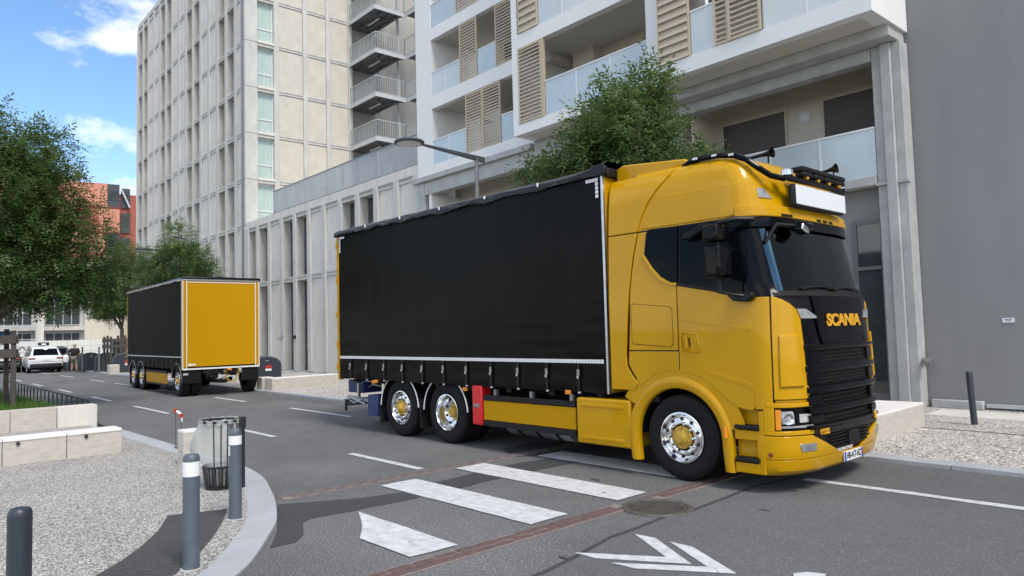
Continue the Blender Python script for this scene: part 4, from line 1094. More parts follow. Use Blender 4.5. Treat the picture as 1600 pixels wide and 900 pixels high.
MB().prism([(-.15, -.045), (.02, -.085), (.02, -.02), (-.12, .03)], lambda a, c: (q.x + .058, q.y + a, q.z + c), lambda a, c: (q.x + .03, q.y + a, q.z + c)).build('mirror_cap', K['chrome'], mf, bevel=.02)
b = MB(); b.tube([q, cpt(p_y(.30, 2.95), 2.95, .10), cpt(p_y(.18, 2.75), 2.75, .02)], .022, 8); b.build('mirror_arm', K['black_satin'], mf, smooth=True)
# near side mirrors on their arm
ma = MB(); ma.tube([(1.10, -.02, 3.0), (.98, -.20, 3.0), (.82, -.30, 2.97)], .03, 8); ma.tube([(.80, -.27, 2.98), (.80, -.27, 2.20), (1.02, -.04, 2.15)], .022, 8)
arm = ma.build('mirror_bracket', K['black_satin'], tk, smooth=True)
m1 = MB().box(.70, .90, -.42, -.13, 2.36, 2.72).build('main_mirror', K['black_gloss'], tk, bevel=.045, seg=4)
MB().box(.697, .702, -.36, -.19, 2.43, 2.65).build('mirror_face', K['chrome'], m1)
m2 = MB().box(.68, .88, -.41, -.14, 2.76, 2.95).build('wide_mirror', K['black_gloss'], tk, bevel=.04, seg=4)
MB().box(.677, .682, -.35, -.20, 2.81, 2.90).build('mirror_face', K['chrome'], m2)
MB().prism([(.2, 2.86), (.26, 2.94), (.52, 3.03), (.60, 3.01), (.50, 2.93), (.30, 2.85)], lambda x, z: (x, -.10, z), lambda x, z: (x, -.012, z)).build('window_deflector', K['black_gloss'], tk, bevel=.02)
MB().prism([(.78, 2.17), (.85, 2.11), (1.02, 2.09), (1.10, 2.15), (1.08, 2.20), (.80, 2.205)], lambda x, z: (x, -.10, z), lambda x, z: (x, -.0, z)).build('mirror_foot', K['black_satin'], tk, bevel=.015)
# far corner grab handle
b = MB(); b.tube([(1.18, W + .02, 1.82), (1.20, W + .10, 1.80), (1.22, W + .11, 1.5), (1.23, W + .10, 1.18), (1.22, W + .02, 1.14)], .025, 8); b.build('grab_rail', K['yellow_paint'], tk, smooth=True)

# ---- roof equipment
rb = [(.08, .22, 3.80), (.18, .20, 3.835), (.35, .18, 3.845), (.6, .16, 3.83), (.80, .16, 3.79), (.94, .18, 3.72), (1.04, .24, 3.62), (1.14, .34, 3.52), (1.22, .5, 3.49)]
b = MB(); b.tube(smooth3 := [Vector(q) for q in rb], .034, 10); b.build('roof_rail', K['black_gloss'], tk, smooth=True)
b = MB(); b.tube([Vector((q[0], W - q[1], q[2])) for q in rb], .034, 10); b.build('roof_rail', K['black_gloss'], tk, smooth=True)
for x, z in ((.30, 3.845), (.56, 3.835), (.78, 3.80)):
    MB().box(x - .03, x + .03, .118, .135, z - .012, z + .012).build('rail_lamp', K['alu_white'], tk)
b = MB(); b.tube([(1.24, .48, 3.50), (1.27, 1.25, 3.50), (1.24, W - .48, 3.50)], .036, 10); b.build('light_bar_tube', K['black_satin'], tk, smooth=True)
for k in range(4):
    yc = .92 + k * .29
    lb = MB().box(1.20, 1.32, yc - .125, yc + .125, 3.545, 3.60).build('spot_lamp', K['black_plastic'], tk, bevel=.02)
    b = MB(); b.lathe([(0, .01), (.022, .008), (.032, 0), (.034, -.03)], (1.30, yc, 3.545), 'x', 16); b.build('spot_lens', K['lettering_gold'], lb, smooth=True)
    MB().box(1.16, 1.32, yc - .14, yc + .14, 3.602, 3.665).build('spot_hood', K['black_plastic'], lb, bevel=.02)
for yc in (.55, W - .55):
    b = MB(); b.lathe([(0, .075), (.05, .075), (.075, .06), (.08, .0), (0, 0)], (1.22, yc, 3.53), 'z', 20); b.build('beacon', K['lamp_glass'], tk, smooth=True)
sgn = MB().box(1.20, 1.30, .58, W - .58, 3.175, 3.445).build('roof_sign_box', K['black_plastic'], tk, bevel=.05, seg=4)
MB().box(1.295, 1.312, .60, W - .60, 3.20, 3.425).build('roof_sign_panel', K['sign_light'], sgn, bevel=.03, seg=3)
def horn(p0, p1):
    p0, p1 = Vector(p0), Vector(p1); d = (p1 - p0)
    b = MB(); b.tube([p0, p0 + d * .5, p0 + d * .82, p0 + d * .93, p1], [.012, .015, .022, .036, .066], 16, caps=False); b.tube([p0 + d * .93 + Vector((0, 0, -.03)), p0 + d * .93 + Vector((0, 0, -.12))], .01, 6)
    b.build('air_horn', K['black_gloss'], tk, smooth=True, angle=60)
horn((.0, 1.0, 3.90), (.84, 1.0, 3.945)); horn((.75, 1.72, 3.69), (1.30, 1.72, 3.76))
patch('roof_marker', 'lamp_glass', [3.27, 3.30, 3.36, 3.385], lambda z: p_y(.22, z), lambda z: p_y(.42 - .9 * (z - 3.27), z), nu=6, off=.012, thick=.015)

# ---- wheels
def wheel(x, style, far=False, r=.515, width=.30):
    yo = .055
    prof = [(.300, .03), (.33, .012), (.42, .0), (.465, .006), (.50, .03), (.512, .06), (.515, .10), (.515, .104), (.503, .106), (.503, .118), (.515, .12), (.515, .20), (.503, .202), (.503, .214), (.515, .216), (.515, width - .05), (.50, width - .02), (.44, width), (.30, width - .03)]
    if width > .4: prof = prof[:15] + [(.515, .26), (.47, .29), (.47, .32), (.515, .35), (.515, .58), (.48, .61), (.30, .60)]
    t = MB(); t.lathe([(a, h) for a, h in prof], (0, 0, 0), 'y', 64); o = t.build('wheel', K['tyre'], tk, smooth=True, angle=28)
    o.location = (x, yo, .515)
    if style == 'convex':
        rim = [(.302, .022), (.302, .004), (.290, .002), (.283, .02), (.268, .05), (.255, .055), (.235, .035), (.20, .02), (.165, .02), (.155, .03)]
        hubp = [(0, -.055), (.055, -.053), (.065, -.045), (.068, -.03), (.085, -.026), (.092, -.015), (.096, .0), (.135, .008), (.14, .03)]
    else:
        rim = [(.302, .022), (.302, .004), (.290, .002), (.280, .02), (.268, .10), (.255, .17), (.225, .195), (.17, .20), (.15, .20)]
        hubp = [(0, .10), (.07, .10), (.085, .12), (.09, .2), (.15, .2)]
    b = MB(); b.lathe(rim, (0, 0, 0), 'y', 48); R = b.build('rim', K['chrome'], o, smooth=True, angle=60)
    b = MB(); b.lathe(hubp, (0, 0, 0), 'y', 20); b.build('hub', K['yellow_hub'], o, smooth=True, angle=30)
    b = MB(); d = MB(); dep = 0.02 if style == 'convex' else .2
    for k in range(10):
        a = 2 * math.pi * k / 10; c = (.1675 * math.cos(a), 0, .1675 * math.sin(a)) if style == 'convex' else (.168 * math.cos(a), 0, .168 * math.sin(a))
        b.lathe([(0, dep - .045), (.012, dep - .043), (.016, dep - .02), (.016, dep + .01)], c, 'y', 8)
        a += math.pi / 10; rr = .222 if style == 'convex' else .235; h = .024 if style == 'convex' else .176
        d.lathe([(0, h - .007), (.021, h - .006), (.023, h + .012)], (rr * math.cos(a), 0, rr * math.sin(a)), 'y', 10)
    if style == 'convex':
        hb_ = MB()
        for k in range(10): hb_.lathe([(0, -.012), (.011, -.011), (.012, .008)], (.115 * math.cos(.3 + .628 * k), 0, .115 * math.sin(.3 + .628 * k)), 'y', 6)
        hb_.build('hub_bolts', K['yellow_hub'], R, kind='stuff')
    b.build('wheel_nuts', K['chrome'], R, smooth=True, kind='stuff'); d.build('rim_holes', K['letter_black'], R, kind='stuff')
    return o
wf = wheel(0, 'convex'); wd1 = wheel(-4.62, 'concave', width=.62); wt = wheel(-5.98, 'convex')
for s_ in (wf, wd1, wt):
    c = inst(s_, tk, (s_.location.x, W - .055, .515), (0, 0, math.pi))
b = MB()
for x in (0, -4.62, -5.98): b.tube([(x, .35, .515), (x, W - .35, .515)], .08, 8)
b.build('axle', K['chassis_black'], tk)

# ---- chassis and skirts
MB().box(-7.7, .9, .80, .89, .62, .92).build('chassis_rail', K['chassis_black'], tk); MB().box(-7.7, .9, W - .89, W - .80, .62, .92).build('chassis_rail', K['chassis_black'], tk)
b = MB()
for k in range(9): b.box(-7.6 + k * .9, -7.5 + k * .9, .05, W - .05, .92, .985)
b.build('body_bearer', K['chassis_black'], tk)
MB().box(-.8, .8, .5, W - .5, .42, 1.15).build('engine', K['chassis_black'], tk, bevel=.05)
MB().box(-4.0, -.9, .95, W - .95, .38, .80).build('mid_light_block', K['chassis_black'], tk, bevel=.08)  # plain box added to keep light out from under the truck
MB().box(-3.6, -.72, W - .55, W - .03, .32, .92).build('far_light_block', K['chassis_black'], tk, bevel=.05)  # box added to close off light from the far side
MB().box(-6.9, -4.0, 1.0, W - 1.0, .45, .9).build('rear_light_block', K['chassis_black'], tk, bevel=.08)  # box added further back, darkening the ground between the rear wheels
for yy in (.72, 1.45):  # tanks added as filling to darken the space under the tail
    b = MB(); b.tube([(-7.45, yy, .72), (-7.43, yy, .72), (-6.75, yy, .72), (-6.73, yy, .72)], [.06, .12, .12, .06], 14); b.build('air_tank', K['chassis_black'], tk, smooth=True)
tb = MB().box(-1.62, -.70, -.02, .5, .315, .925).build('battery_box', K['yellow_paint'], tk, bevel=.03, seg=3)
for z in (.40, .83): MB().box(-1.53, -.80, -.034, -.018, z - .022, z + .022).build('pressed_rib', K['yellow_paint'], tb, bevel=.012)
MB().box(-3.60, -1.66, .01, .04, .475, .775).build('side_guard', K['yellow_flat'], tk, bevel=.006)
MB().box(-3.60, -1.66, .0, .05, .385, .468).build('guard_rail', K['black_plastic'], tk, bevel=.006); MB().box(-3.60, -1.66, .0, .05, .782, .86).build('guard_rail', K['black_plastic'], tk, bevel=.006)
for x in (-3.4, -2.6, -1.8): MB().box(x, x + .06, .05, .10, .38, .95).build('guard_bracket', K['steel_dirty'], tk)
b = MB(); b.tube([(-3.3, .42, .52), (-3.28, .42, .52), (-1.95, .42, .52), (-1.93, .42, .52)], [.2, .29, .29, .2], 24); tnk = b.build('fuel_tank', K['steel'], tk, smooth=True)
for x in (-3.0, -2.6, -2.2):
    b = MB(); b.lathe([(.294, -.03), (.30, -.03), (.30, .03), (.294, .03)], (x, .42, .52), 'x', 24); b.build('tank_strap', K['black_plastic'], tnk, smooth=True)
fx = MB().box(-3.86, -3.625, -.01, .20, .385, 1.0).build('extinguisher_box', K['red_plastic'], tk, bevel=.02)
MB().box(-3.82, -3.68, -.022, -.008, .66, .72).build('latch', K['steel_dirty'], fx, bevel=.006)
for x, z in ((-7.1 + .3, .95), (-4.05, .93), (-1.78, .98), (-6.72, .965)):
    MB().box(x - .05, x + .05, -.012, .03, z - .03, z + .03).build('side_marker', K['amber'], tk, bevel=.01)
# mudguards with white piping
for xc in (-4.62, -5.98):
    for a0, a1 in ((4, 88), (95, 178)):
        A = arc(xc, .515, .60, a0, a1, 14)
        fd = MB().grid([[Vector((x, y, z)) for x, z in A] for y in (.03, .38)], [[Vector((xc + (x - xc) * .97, y, .515 + (z - .515) * .97)) for x, z in A] for y in (.03, .38)]).build('mudguard', K['black_satin'], tk, smooth=True)
        b = MB(); b.tube([(x, .028, z) for x, z in A], .011, 6); b.build('piping', K['tape_white'], fd)
MB().box(-6.66, -6.63, .04, .60, .20, .72).build('mud_flap', K['black_plastic'], tk); MB().box(-5.36, -5.33, .04, .60, .20, .7).build('mud_flap', K['black_plastic'], tk)
# tail: boxes, coupling, winch handle
MB().box(-7.05, -6.70, .02, .35, .31, .70).build('tool_box', K['blue_box'], tk, bevel=.015)
MB().box(-8.0, -7.45, .15, .6, .70, .95).build('tail_box', K['blue_box'], tk, bevel=.02)
b = MB(); b.bar((-7.5, .1, .55), (-7.5, .1, .9), .05); b.bar((-7.95, .12, .62), (-6.95, .12, .56), .06, .05); b.bar((-7.9, .3, .55), (-7.1, .3, .60), .05); b.tube([(-7.8, .05, .56), (-7.55, .02, .52), (-7.3, .06, .6)], .02, 6); b.tube([(-7.7, .0, .62), (-7.4, -.02, .58), (-7.1, .0, .52)], .016, 6)
b.build('tail_linkage', K['steel'], tk)
b = MB(); b.tube([(-7.75, .04, .56), (-7.86, .02, .55), (-7.87, .02, .36)], [.015, .022, .032], 8); b.build('crank_handle', K['black_plastic'], tk, smooth=True)
MB().box(-8.12, -8.02, .1, W - .1, .42, .56).build('rear_underrun', K['steel_dirty'], tk, bevel=.01)
b = MB(); b.tube([(-7.0, .3, .85), (-7.2, .25, .88), (-7.5, .3, .80), (-7.8, .3, .86)], .022, 6); b.tube([(-6.9, .2, .95), (-7.3, .16, .94), (-7.7, .2, .93)], .015, 6); b.build('air_line', K['steel'], tk)

# ---- curtain body
BX0, BX1, BZ0, BZ1 = -8.10, -1.02, .985, 3.94
MB().box(BX0 + .04, BX1 - .02, .05, W - .02, .99, 1.10).build('load_floor', K['chassis_black'], tk)
MB().box(BX1 - .05, BX1 - .005, .03, W - .03, 1.0, 3.90).build('headboard', K['yellow_flat'], tk, bevel=.01)
def wrinkle(x, z):
    f = max(0, min(1, (2.6 - z) / 1.2)); e = max(0, 1 - abs(x - BX1) / 1.6); e2 = max(0, 1 - abs(x - BX0) / 1.8)
    w = .016 * mnoise.noise(Vector((x * 1.1, z * .35, 1.3)))
    w += .017 * f * (.25 + e + .6 * e2) * mnoise.noise(Vector((x * .8 + z * .5, z * 6.5, 4.1)))
    w += .004 * mnoise.noise(Vector((x * 5, z * .6, 9.0)))
    w += .006 * max(.35, f) * max(0, math.sin(x * 2 * math.pi / 1.2)) ** 12 - .004 * f * max(0, math.sin(z * 2 * math.pi / .27)) ** 8
    return w
nx, nz = 150, 66
g = [[Vector((BX0 + .06 + (BX1 - .05 - BX0 - .06) * i / nx, .0 + wrinkle(BX0 + 7.0 * i / nx, 1.32 + 2.6 * j / nz), 1.32 + 2.6 * j / nz)) for i in range(nx + 1)] for j in range(nz + 1)]
cur = MB().grid(g).build('side_curtain', K['curtain'], tk, smooth=True, angle=80)
def val(x, z):
    k = (x - BX0) / .6; s_ = abs((k % 1) - .5) * 2
    return .018 * (1 - s_) * (1.33 - z) * 2 + .02 * mnoise.noise(Vector((x * 2.3, z * 5, 2.0))) * (1.36 - z) * 2.5 - .004
def valz(x): return 1.0 - .02 * math.sin((x - BX0) / .6 * math.pi) ** 2
nx = 160
g = []
for j in range(15):
    row = []
    for i in range(nx + 1):
        x = BX0 + .05 + (BX1 - .04 - BX0 - .05) * i / nx; z = valz(x) + (1.335 - valz(x)) * j / 14
        row.append(Vector((x, val(x, z), z)))
    g.append(row)
MB().grid(g).build('valance', K['curtain'], tk, smooth=True, angle=80)
# reflective tape squares: joined, too small to pick apart
b = MB(); x = BX0 + .10
while x < BX1 - .10:
    b.box(x, x + .046, -.024, -.018, 1.385, 1.435); x += .0535
b.build('reflective_tape', K['tape_white'], tk, kind='stuff')
b = MB()
for k in range(4): b.box(BX1 - .13 - k * .055, BX1 - .083 - k * .055, -.022, -.016, 3.80, 3.845)
for k in range(6): b.box(BX1 - .13, BX1 - .083, -.022, -.016, 3.745 - k * .055, 3.79 - k * .055) if k < 4 else None
for k in range(4): b.box(BX0 + .10 + k * .055, BX0 + .147 + k * .055, -.022, -.016, 3.79, 3.83)
for k in range(5): b.box(BX0 + .10, BX0 + .147, -.022, -.016, 3.735 - k * .055, 3.78 - k * .055)
b.build('corner_tape', K['tape_white'], tk, kind='stuff')
for k in range(11):
    x = BX0 + .50 + k * .605
    if k == 0:
        st = MB().box(-.022, .022, -.030, -.022, 1.0, 1.37).build('curtain_strap', K['black_satin'], tk); st.location.x = x
        MB().box(-.022, .022, -.046, -.028, 1.21, 1.30).build('buckle', K['steel_dirty'], st, bevel=.006)
        MB().box(-.016, .016, -.056, -.045, 1.175, 1.215).build('buckle_lever', K['steel'], st, bevel=.006)
        MB().box(-.022, .022, -.032, .0, .972, 1.002).build('strap_hook', K['steel'], st, bevel=.006)
        s0 = st
    else: inst(s0, tk, (x, 0, 0))
MB().box(BX1 - .045, BX1 - .008, -.022, .03, .985, 3.90).build('front_post', K['steel'], tk, bevel=.008)
MB().box(BX0 - .02, BX0 + .045, -.012, .10, .96, 3.92).build('rear_post', K['yellow_flat'], tk, bevel=.012)
for z in (1.15, 1.6, 2.2, 2.9, 3.6): MB().box(BX0 - .05, BX0 - .015, -.02, .05, z, z + .14).build('door_hinge', K['yellow_flat'], tk, bevel=.01)
MB().box(BX0 - .06, BX0 - .02, .05, W - .05, .98, 3.92).build('rear_door', K['yellow_flat'], tk, bevel=.01)
MB().box(BX0, BX1, W - .02, W, .99, 3.9).build('far_curtain', K['curtain'], tk)
# roof tarpaulin hanging over the edge
g = []
nx = 140
for j, (y, z) in enumerate(((1.25, 4.02), (.6, 4.01), (.2, 4.0), (.06, 3.99), (.0, 3.965), (-.035, 3.93), (-.045, 3.90), (-.04, 3.865))):
    row = []
    for i in range(nx + 1):
        x = BX0 - .06 + (BX1 + .08 - BX0) * i / nx; t = (x - BX0) / 1.18; sc = abs(math.sin(math.pi * t))
        nn = mnoise.noise(Vector((x * 2.2, j * .55, 3.0))); lowr = max(0, j - 3) / 4
        zz = z + .014 * nn - .03 * lowr * (1 - sc) ** 2 + .012 * lowr * mnoise.noise(Vector((x * 7, 1, 2))) + max(0, (x - (BX1 - .75)) / .75) ** 2 * .06 * (1 if j < 6 else .3)
        row.append(Vector((x, y + .022 * mnoise.noise(Vector((x * 3.1, j, 7))) * lowr * 1.5 - .01 * lowr * sc, zz)))
    g.append(row)
MB().grid(g).build('roof_tarpaulin', K['tarp'], tk, smooth=True, angle=80)
MB().grid([[Vector((BX0, 1.25, 4.02)), Vector((BX1, 1.25, 4.02))], [Vector((BX0, W, 3.98)), Vector((BX1, W, 3.98))], [Vector((BX0, W + .03, 3.86)), Vector((BX1, W + .03, 3.86))]]).build('roof_tarpaulin', K['tarp'], tk)
for k in range(1, 6):
    x = BX0 + 1.18 * k; MB().box(x - .012, x + .012, -.07, -.05, 3.90, 3.955).build('tarp_clip', K['alu_white'], tk, bevel=.004)
b = MB(); b.prism([(BX1 - .12, 3.86), (BX1 + .06, 3.86), (BX1 + .07, 3.97), (BX1 + .0, 4.02), (BX1 - .2, 4.01)], lambda x, z: (x, -.05, z), lambda x, z: (x, .02, z)); b.build('tarp_corner', K['tarp'], tk, bevel=.02)
MB().box(BX1 - .02, BX1 + .05, .03, W - .03, 3.84, 3.97).build('front_roof_rail', K['tarp'], tk, bevel=.02)
# number plate
q = cpt(p_y(1.30, .315), .315, .03)
pl = MB().box(q.x - .006, q.x + .004, 1.04, 1.56, .26, .37).build('number_plate', K['plate_white'], tk, bevel=.003)
MB().box(q.x + .0045, q.x + .006, 1.045, 1.09, .262, .368).build('plate_band', K['plate_blue'], pl); MB().box(q.x + .0045, q.x + .006, 1.51, 1.555, .262, .368).build('plate_band', K['plate_blue'], pl)
t = link('plate_lettering', text_mesh('HB-417-HZ', .095, .001, .0015), K['letter_black'], pl); t.location = (q.x + .0065, 1.30, .315); t.rotation_euler = (rad(90), 0, rad(90)); t.scale = (.85, 1.1, 1)
MB().box(q.x + .006, q.x + .0075, 1.515, 1.55, .30, .33).build('plate_badge', K['red_paint'], pl)
# ================================================================== TRAILER (x forward, front face at x = 0, near side at y = 0)
tr_ = thing('curtainside_trailer', 'drawbar trailer with yellow front wall and dark curtain side parked down the street', 'trailer', (-24.2, 7.83, 0.0), -rad(3.1))
TW, TL_, TB, TT = 2.50, 7.8, .87, 3.86
MB().box(-TL_, -.02, .03, TW - .03, TB + .02, TB + .14).build('load_floor', K['chassis_black'], tr_)
fw = MB().box(-.03, .0, .10, TW - .10, TB + .10, TT - .12).build('front_wall', K['yellow_flat'], tr_)
for y0, y1 in ((.0, .10), (TW - .10, TW)):
    MB().box(-.05, .006, y0 + .002, y1 - .002, TB, TT - .02).build('corner_post', K['yellow_flat'], tr_, bevel=.01)
for y in (.01, .13, TW - .155, TW - .035):
    MB().box(.007, .014, y, y + .025, TB + .04, TT - .10).build('reflective_strip', K['tape_white'], tr_)
MB().box(.002, .014, .16, TW - .16, TT - .17, TT - .145).build('reflective_strip', K['tape_white'], tr_); MB().box(.002, .016, .02, TW - .02, TB + .0, TB + .05).build('reflective_strip', K['tape_white'], tr_)
MB().box(-.04, .02, .0, TW, TT - .11, TT - .03).build('top_rail', K['steel'], tr_, bevel=.01)
MB().box(.002, .008, .20, .29, TB + .13, TB + .20).build('maker_plate', K['plate_white'], fw); MB().box(.002, .008, .30, .42, TB + .14, TB + .19).build('maker_plate', K['tape_white'], fw)
g = [[Vector((-TL_ + .04 + (TL_ - .06) * i / 60, .004 + .008 * mnoise.noise(Vector((i * .35, j * .4, 5))) + .004 * mnoise.noise(Vector((i * .1, j * 2.2, 8))), TB + .40 + (TT - .12 - TB - .40) * j / 24)) for i in range(61)] for j in range(25)]
MB().grid(g).build('side_curtain', K['curtain_green'], tr_, smooth=True, angle=80)
g = [[Vector((-TL_ + .04 + (TL_ - .06) * i / 96, -.004 + .022 * (abs(((i / 96 * 12) % 1) - .5) * 2 - .5) * (1 - j / 6), TB + .02 + (.40 - .02) * j / 6)) for i in range(97)] for j in range(7)]
MB().grid(g).build('valance', K['curtain_green'], tr_, smooth=True, angle=80)
for k in range(12):
    x = -TL_ + .35 + k * .63
    o = MB().box(x - .02, x + .02, -.022, -.014, TB, TB + .40).build('curtain_strap', K['black_satin'], tr_)
MB().box(-TL_ + .04, -.02, -.020, -.012, TB + .40, TB + .435).build('reflective_strip', K['galvanised'], tr_)
MB().box(-TL_, -TL_ + .04, -.01, TW, TB, TT - .06).build('rear_frame', K['yellow_flat'], tr_)
MB().box(-.035, -.005, -.016, .0, TB + .01, TT - .06).build('front_post', K['steel'], tr_)
MB().box(-TL_, -.02, TW - .03, TW, TB + .02, TT - .1).build('far_curtain', K['curtain_green'], tr_)
g = []
for j, (y, z) in enumerate(((TW + .03, TT - .09), (TW + .02, TT), (TW / 2, TT + .03), (.1, TT + .01), (.0, TT - .01), (-.03, TT - .05), (-.03, TT - .10))):
    g.append([Vector((-TL_ - .02 + (TL_ + .05) * i / 50, y + .012 * mnoise.noise(Vector((i * .5, j, 3))), z + .014 * mnoise.noise(Vector((i * .45, j * .6, 9))) - (.02 * abs(math.sin(i * .35)) if j > 4 else 0))) for i in range(51)])
MB().grid(g).build('roof_tarpaulin', K['tarp'], tr_, smooth=True, angle=80)
MB().box(-.01, .035, -.02, TW + .02, TT - .06, TT + .02).build('front_roof_rail', K['tarp'], tr_, bevel=.02)
for x in (-.62, -5.55, -6.86):
    for y, rz in ((.03, 0), (TW - .03, math.pi)):
        c = inst(wt, tr_, (x, y, .50), (0, 0, rz)); c.scale = (.97, 1.0, .97)
    c = inst(wt, tr_, (x, .36, .50)); c.scale = (.97, 1, .97)
    A = arc(x, .5, .585, 8, 172, 16)
    fd = MB().grid([[Vector((a, y, z)) for a, z in A] for y in (.0, .55)]).build('mudguard', K['black_satin'], tr_, smooth=True)
    b = MB(); b.tube([(a, -.002, z) for a, z in A], .012, 6); b.build('piping', K['steel'], fd)
MB().box(-TL_ + .1, -.1, .75, .85, .62, TB + .02).build('chassis_rail', K['chassis_black'], tr_); MB().box(-TL_ + .1, -.1, TW - .85, TW - .75, .62, TB + .02).build('chassis_rail', K['chassis_black'], tr_)
MB().box(-4.75, -1.9, .02, .05, .36, .72).build('side_guard', K['yellow_flat'], tr_, bevel=.006)
MB().box(-4.75, -1.9, .01, .06, .72, .80).build('guard_rail', K['black_plastic'], tr_); MB().box(-4.75, -1.9, .01, .06, .30, .36).build('guard_rail', K['black_plastic'], tr_)
MB().box(-7.45, -7.42, .02, .6, .16, .7).build('mud_flap', K['black_plastic'], tr_)
b = MB(); b.bar((-7.9, .1, .62), (-7.5, .1, .62), .06); b.bar((-8.1, .12, .60), (-7.8, .12, .64), .04); b.build('rear_bracket', K['chassis_black'], tr_)
# front dolly with its hoses and coiled cable
MB().box(-.30, -.04, .02, .62, .42, .84).build('dolly_fender', K['black_satin'], tr_, bevel=.03)
MB().box(-.04, -.03, .05, .20, .70, .77).build('lamp', K['lamp_glass'], tr_)
MB().box(-.30, -.04, TW - .62, TW - .02, .42, .84).build('dolly_fender', K['black_satin'], tr_, bevel=.03)
MB().box(-.25, -.02, .75, 1.15, .55, .85).build('air_tank', K['chassis_black'], tr_, bevel=.05)
b = MB(); b.bar((-.5, .8, .5), (.15, 1.25, .46), .10, .12); b.bar((-.5, 1.7, .5), (.15, 1.25, .46), .10, .12); b.tube([(.1, 1.25, .46), (.30, 1.25, .46)], .05, 8); b.build('drawbar', K['chassis_black'], tr_)
b = MB()
for (p0, p1, p2) in (((.0, .9, .82), (.05, 1.2, .62), (.02, 1.5, .82)), ((.0, 1.0, .80), (.08, 1.3, .55), (.02, 1.7, .80)), ((.0, 1.2, .84), (.10, 1.5, .48), (.0, 1.9, .78)), ((.0, .8, .7), (.06, 1.0, .4), (.0, 1.4, .62))):
    pts = [Vector(p0).lerp(Vector(p1), t).lerp(Vector(p1).lerp(Vector(p2), t), t) for t in [k / 8 for k in range(9)]]; b.tube(pts, .018, 6)
b.build('air_hoses', K['chassis_black'], tr_)
b = MB(); pts = []
for k in range(140):
    t = k / 139; a = t * 2 * math.pi * 14; c = Vector((.06, 1.55 + .22 * math.sin(t * math.pi * 1.0 - .5 * math.pi), .84 - .42 * math.sin(t * math.pi)))
    pts.append(c + Vector((.04 * math.cos(a), .04 * math.sin(a), .0)))
b.tube(pts, .011, 5); b.build('coiled_cable', K['yellow_hub'], tr_)
MB().box(-.02, .03, 1.42, 1.56, .78, .87).build('coupling_head', K['amber'], tr_, bevel=.02); MB().box(-.02, .03, 1.80, 1.90, .70, .84).build('coupling_socket', K['steel'], tr_, bevel=.02)
MB().box(-.1, -.04, .65, TW - .65, .72, .86).build('front_beam', K['chassis_black'], tr_)

# ================================================================== STREET FURNITURE
def bollard(name, label, loc, h, r, m, band=None, tilt=(0, 0), extra=None):
    t = thing(name, label, 'bollard', loc)
    b = MB(); b.lathe([(0, -.12), (r, -.12), (r, h - .05), (r * .995, h - .035), (r * .93, h - .012), (r * .75, h), (0, h + .002)], n=28); b.build('post', K[m], t, smooth=True)
    if band:
        b = MB(); b.lathe([(r + .001, band[0]), (r + .0025, band[0]), (r + .0025, band[1]), (r + .001, band[1])], n=28, close=True); b.build('white_band', K['plate_white'], t, smooth=True)
    b = MB(); b.lathe([(r + .003, -.10), (r + .02, -.10), (r + .02, .004), (r + .003, .008)], n=20); b.build('collar', K['concrete_raw'], t, smooth=True)
    t.rotation_euler = (tilt[0], tilt[1], 0)
    return t
bl = bollard('bollard', 'grey bollard with white reflective band in front of the tactile strip', (-6.08, 2.04, .022), .90, .064, 'bollard_grey', (.73, .845))
b2 = bollard('bollard', 'grey bollard with white band and torn sticker beside the litter bin', (-7.39, 2.91, .022), .90, .062, 'bollard_grey', (.745, .835))
b = MB(); A_ = [rad(a) for a in (-150, -135, -120, -108)]
b.grid([[Vector((.0645 * math.cos(a), .0645 * math.sin(a), z)) for a in A_] for z in (.64, .735)]); o = b.build('sticker', K['plate_white'], b2); o.rotation_euler = (0, 0, rad(38))
bollard('bollard', 'dark blue bollard without band at the near left corner', (-5.0, .735, .022), .885, .062, 'bollard_dark')
bollard('bollard', 'leaning black bollard in front of the grey wall', (-3.8, 13.98, .055), .90, .05, 'bollard_dark', tilt=(rad(0), rad(-2.4)))

# litter bin with a clear bag
lb = thing('litter_bin', 'black slatted litter bin with a clear plastic bag by the kerb', 'litter bin', (-9.05, 3.38, .022))
b = MB(); n = 30
for k in range(n):
    a = 2 * math.pi * k / n; c, s_ = math.cos(a), math.sin(a)
    b.bar((.165 * c, .165 * s_, .0), (.20 * c, .20 * s_, .28), .026, .008)
b.build('basket_slats', K['plastic_black'], lb, kind='stuff')
b = MB(); b.lathe([(0, .0), (.17, .0), (.17, .025), (.16, .03), (.16, .012), (0, .012)], n=30); b.build('basket_floor', K['plastic_black'], lb, smooth=True)
b = MB(); b.lathe([(.198, .255), (.208, .255), (.208, .285), (.198, .285)], n=30, close=True); b.build('basket_ring', K['plastic_black'], lb, smooth=True)
b = MB(); b.lathe([(.215, .80), (.237, .80), (.237, .83), (.215, .83)], n=30, close=True); b.build('bag_ring', K['plastic_black'], lb, smooth=True)
for a in (-100, -78, -58, -40, -22, 8):
    c, s_ = math.cos(rad(a + 60)), math.sin(rad(a + 60))
    b = MB(); b.bar((.198 * c, .198 * s_, .02), (.222 * c, .222 * s_, .80), .014, .010); b.build('upright', K['plastic_black'], lb)
MB().box(.16, .22, .16, .22, .0, .86).build('post', K['plastic_black'], lb, bevel=.005)
MB().box(.17, .21, .03, .06, .70, .86).build('clamp', K['plastic_black'], lb); MB().box(.16, .20, .20, .24, .72, .85).build('clamp', K['plastic_black'], lb)
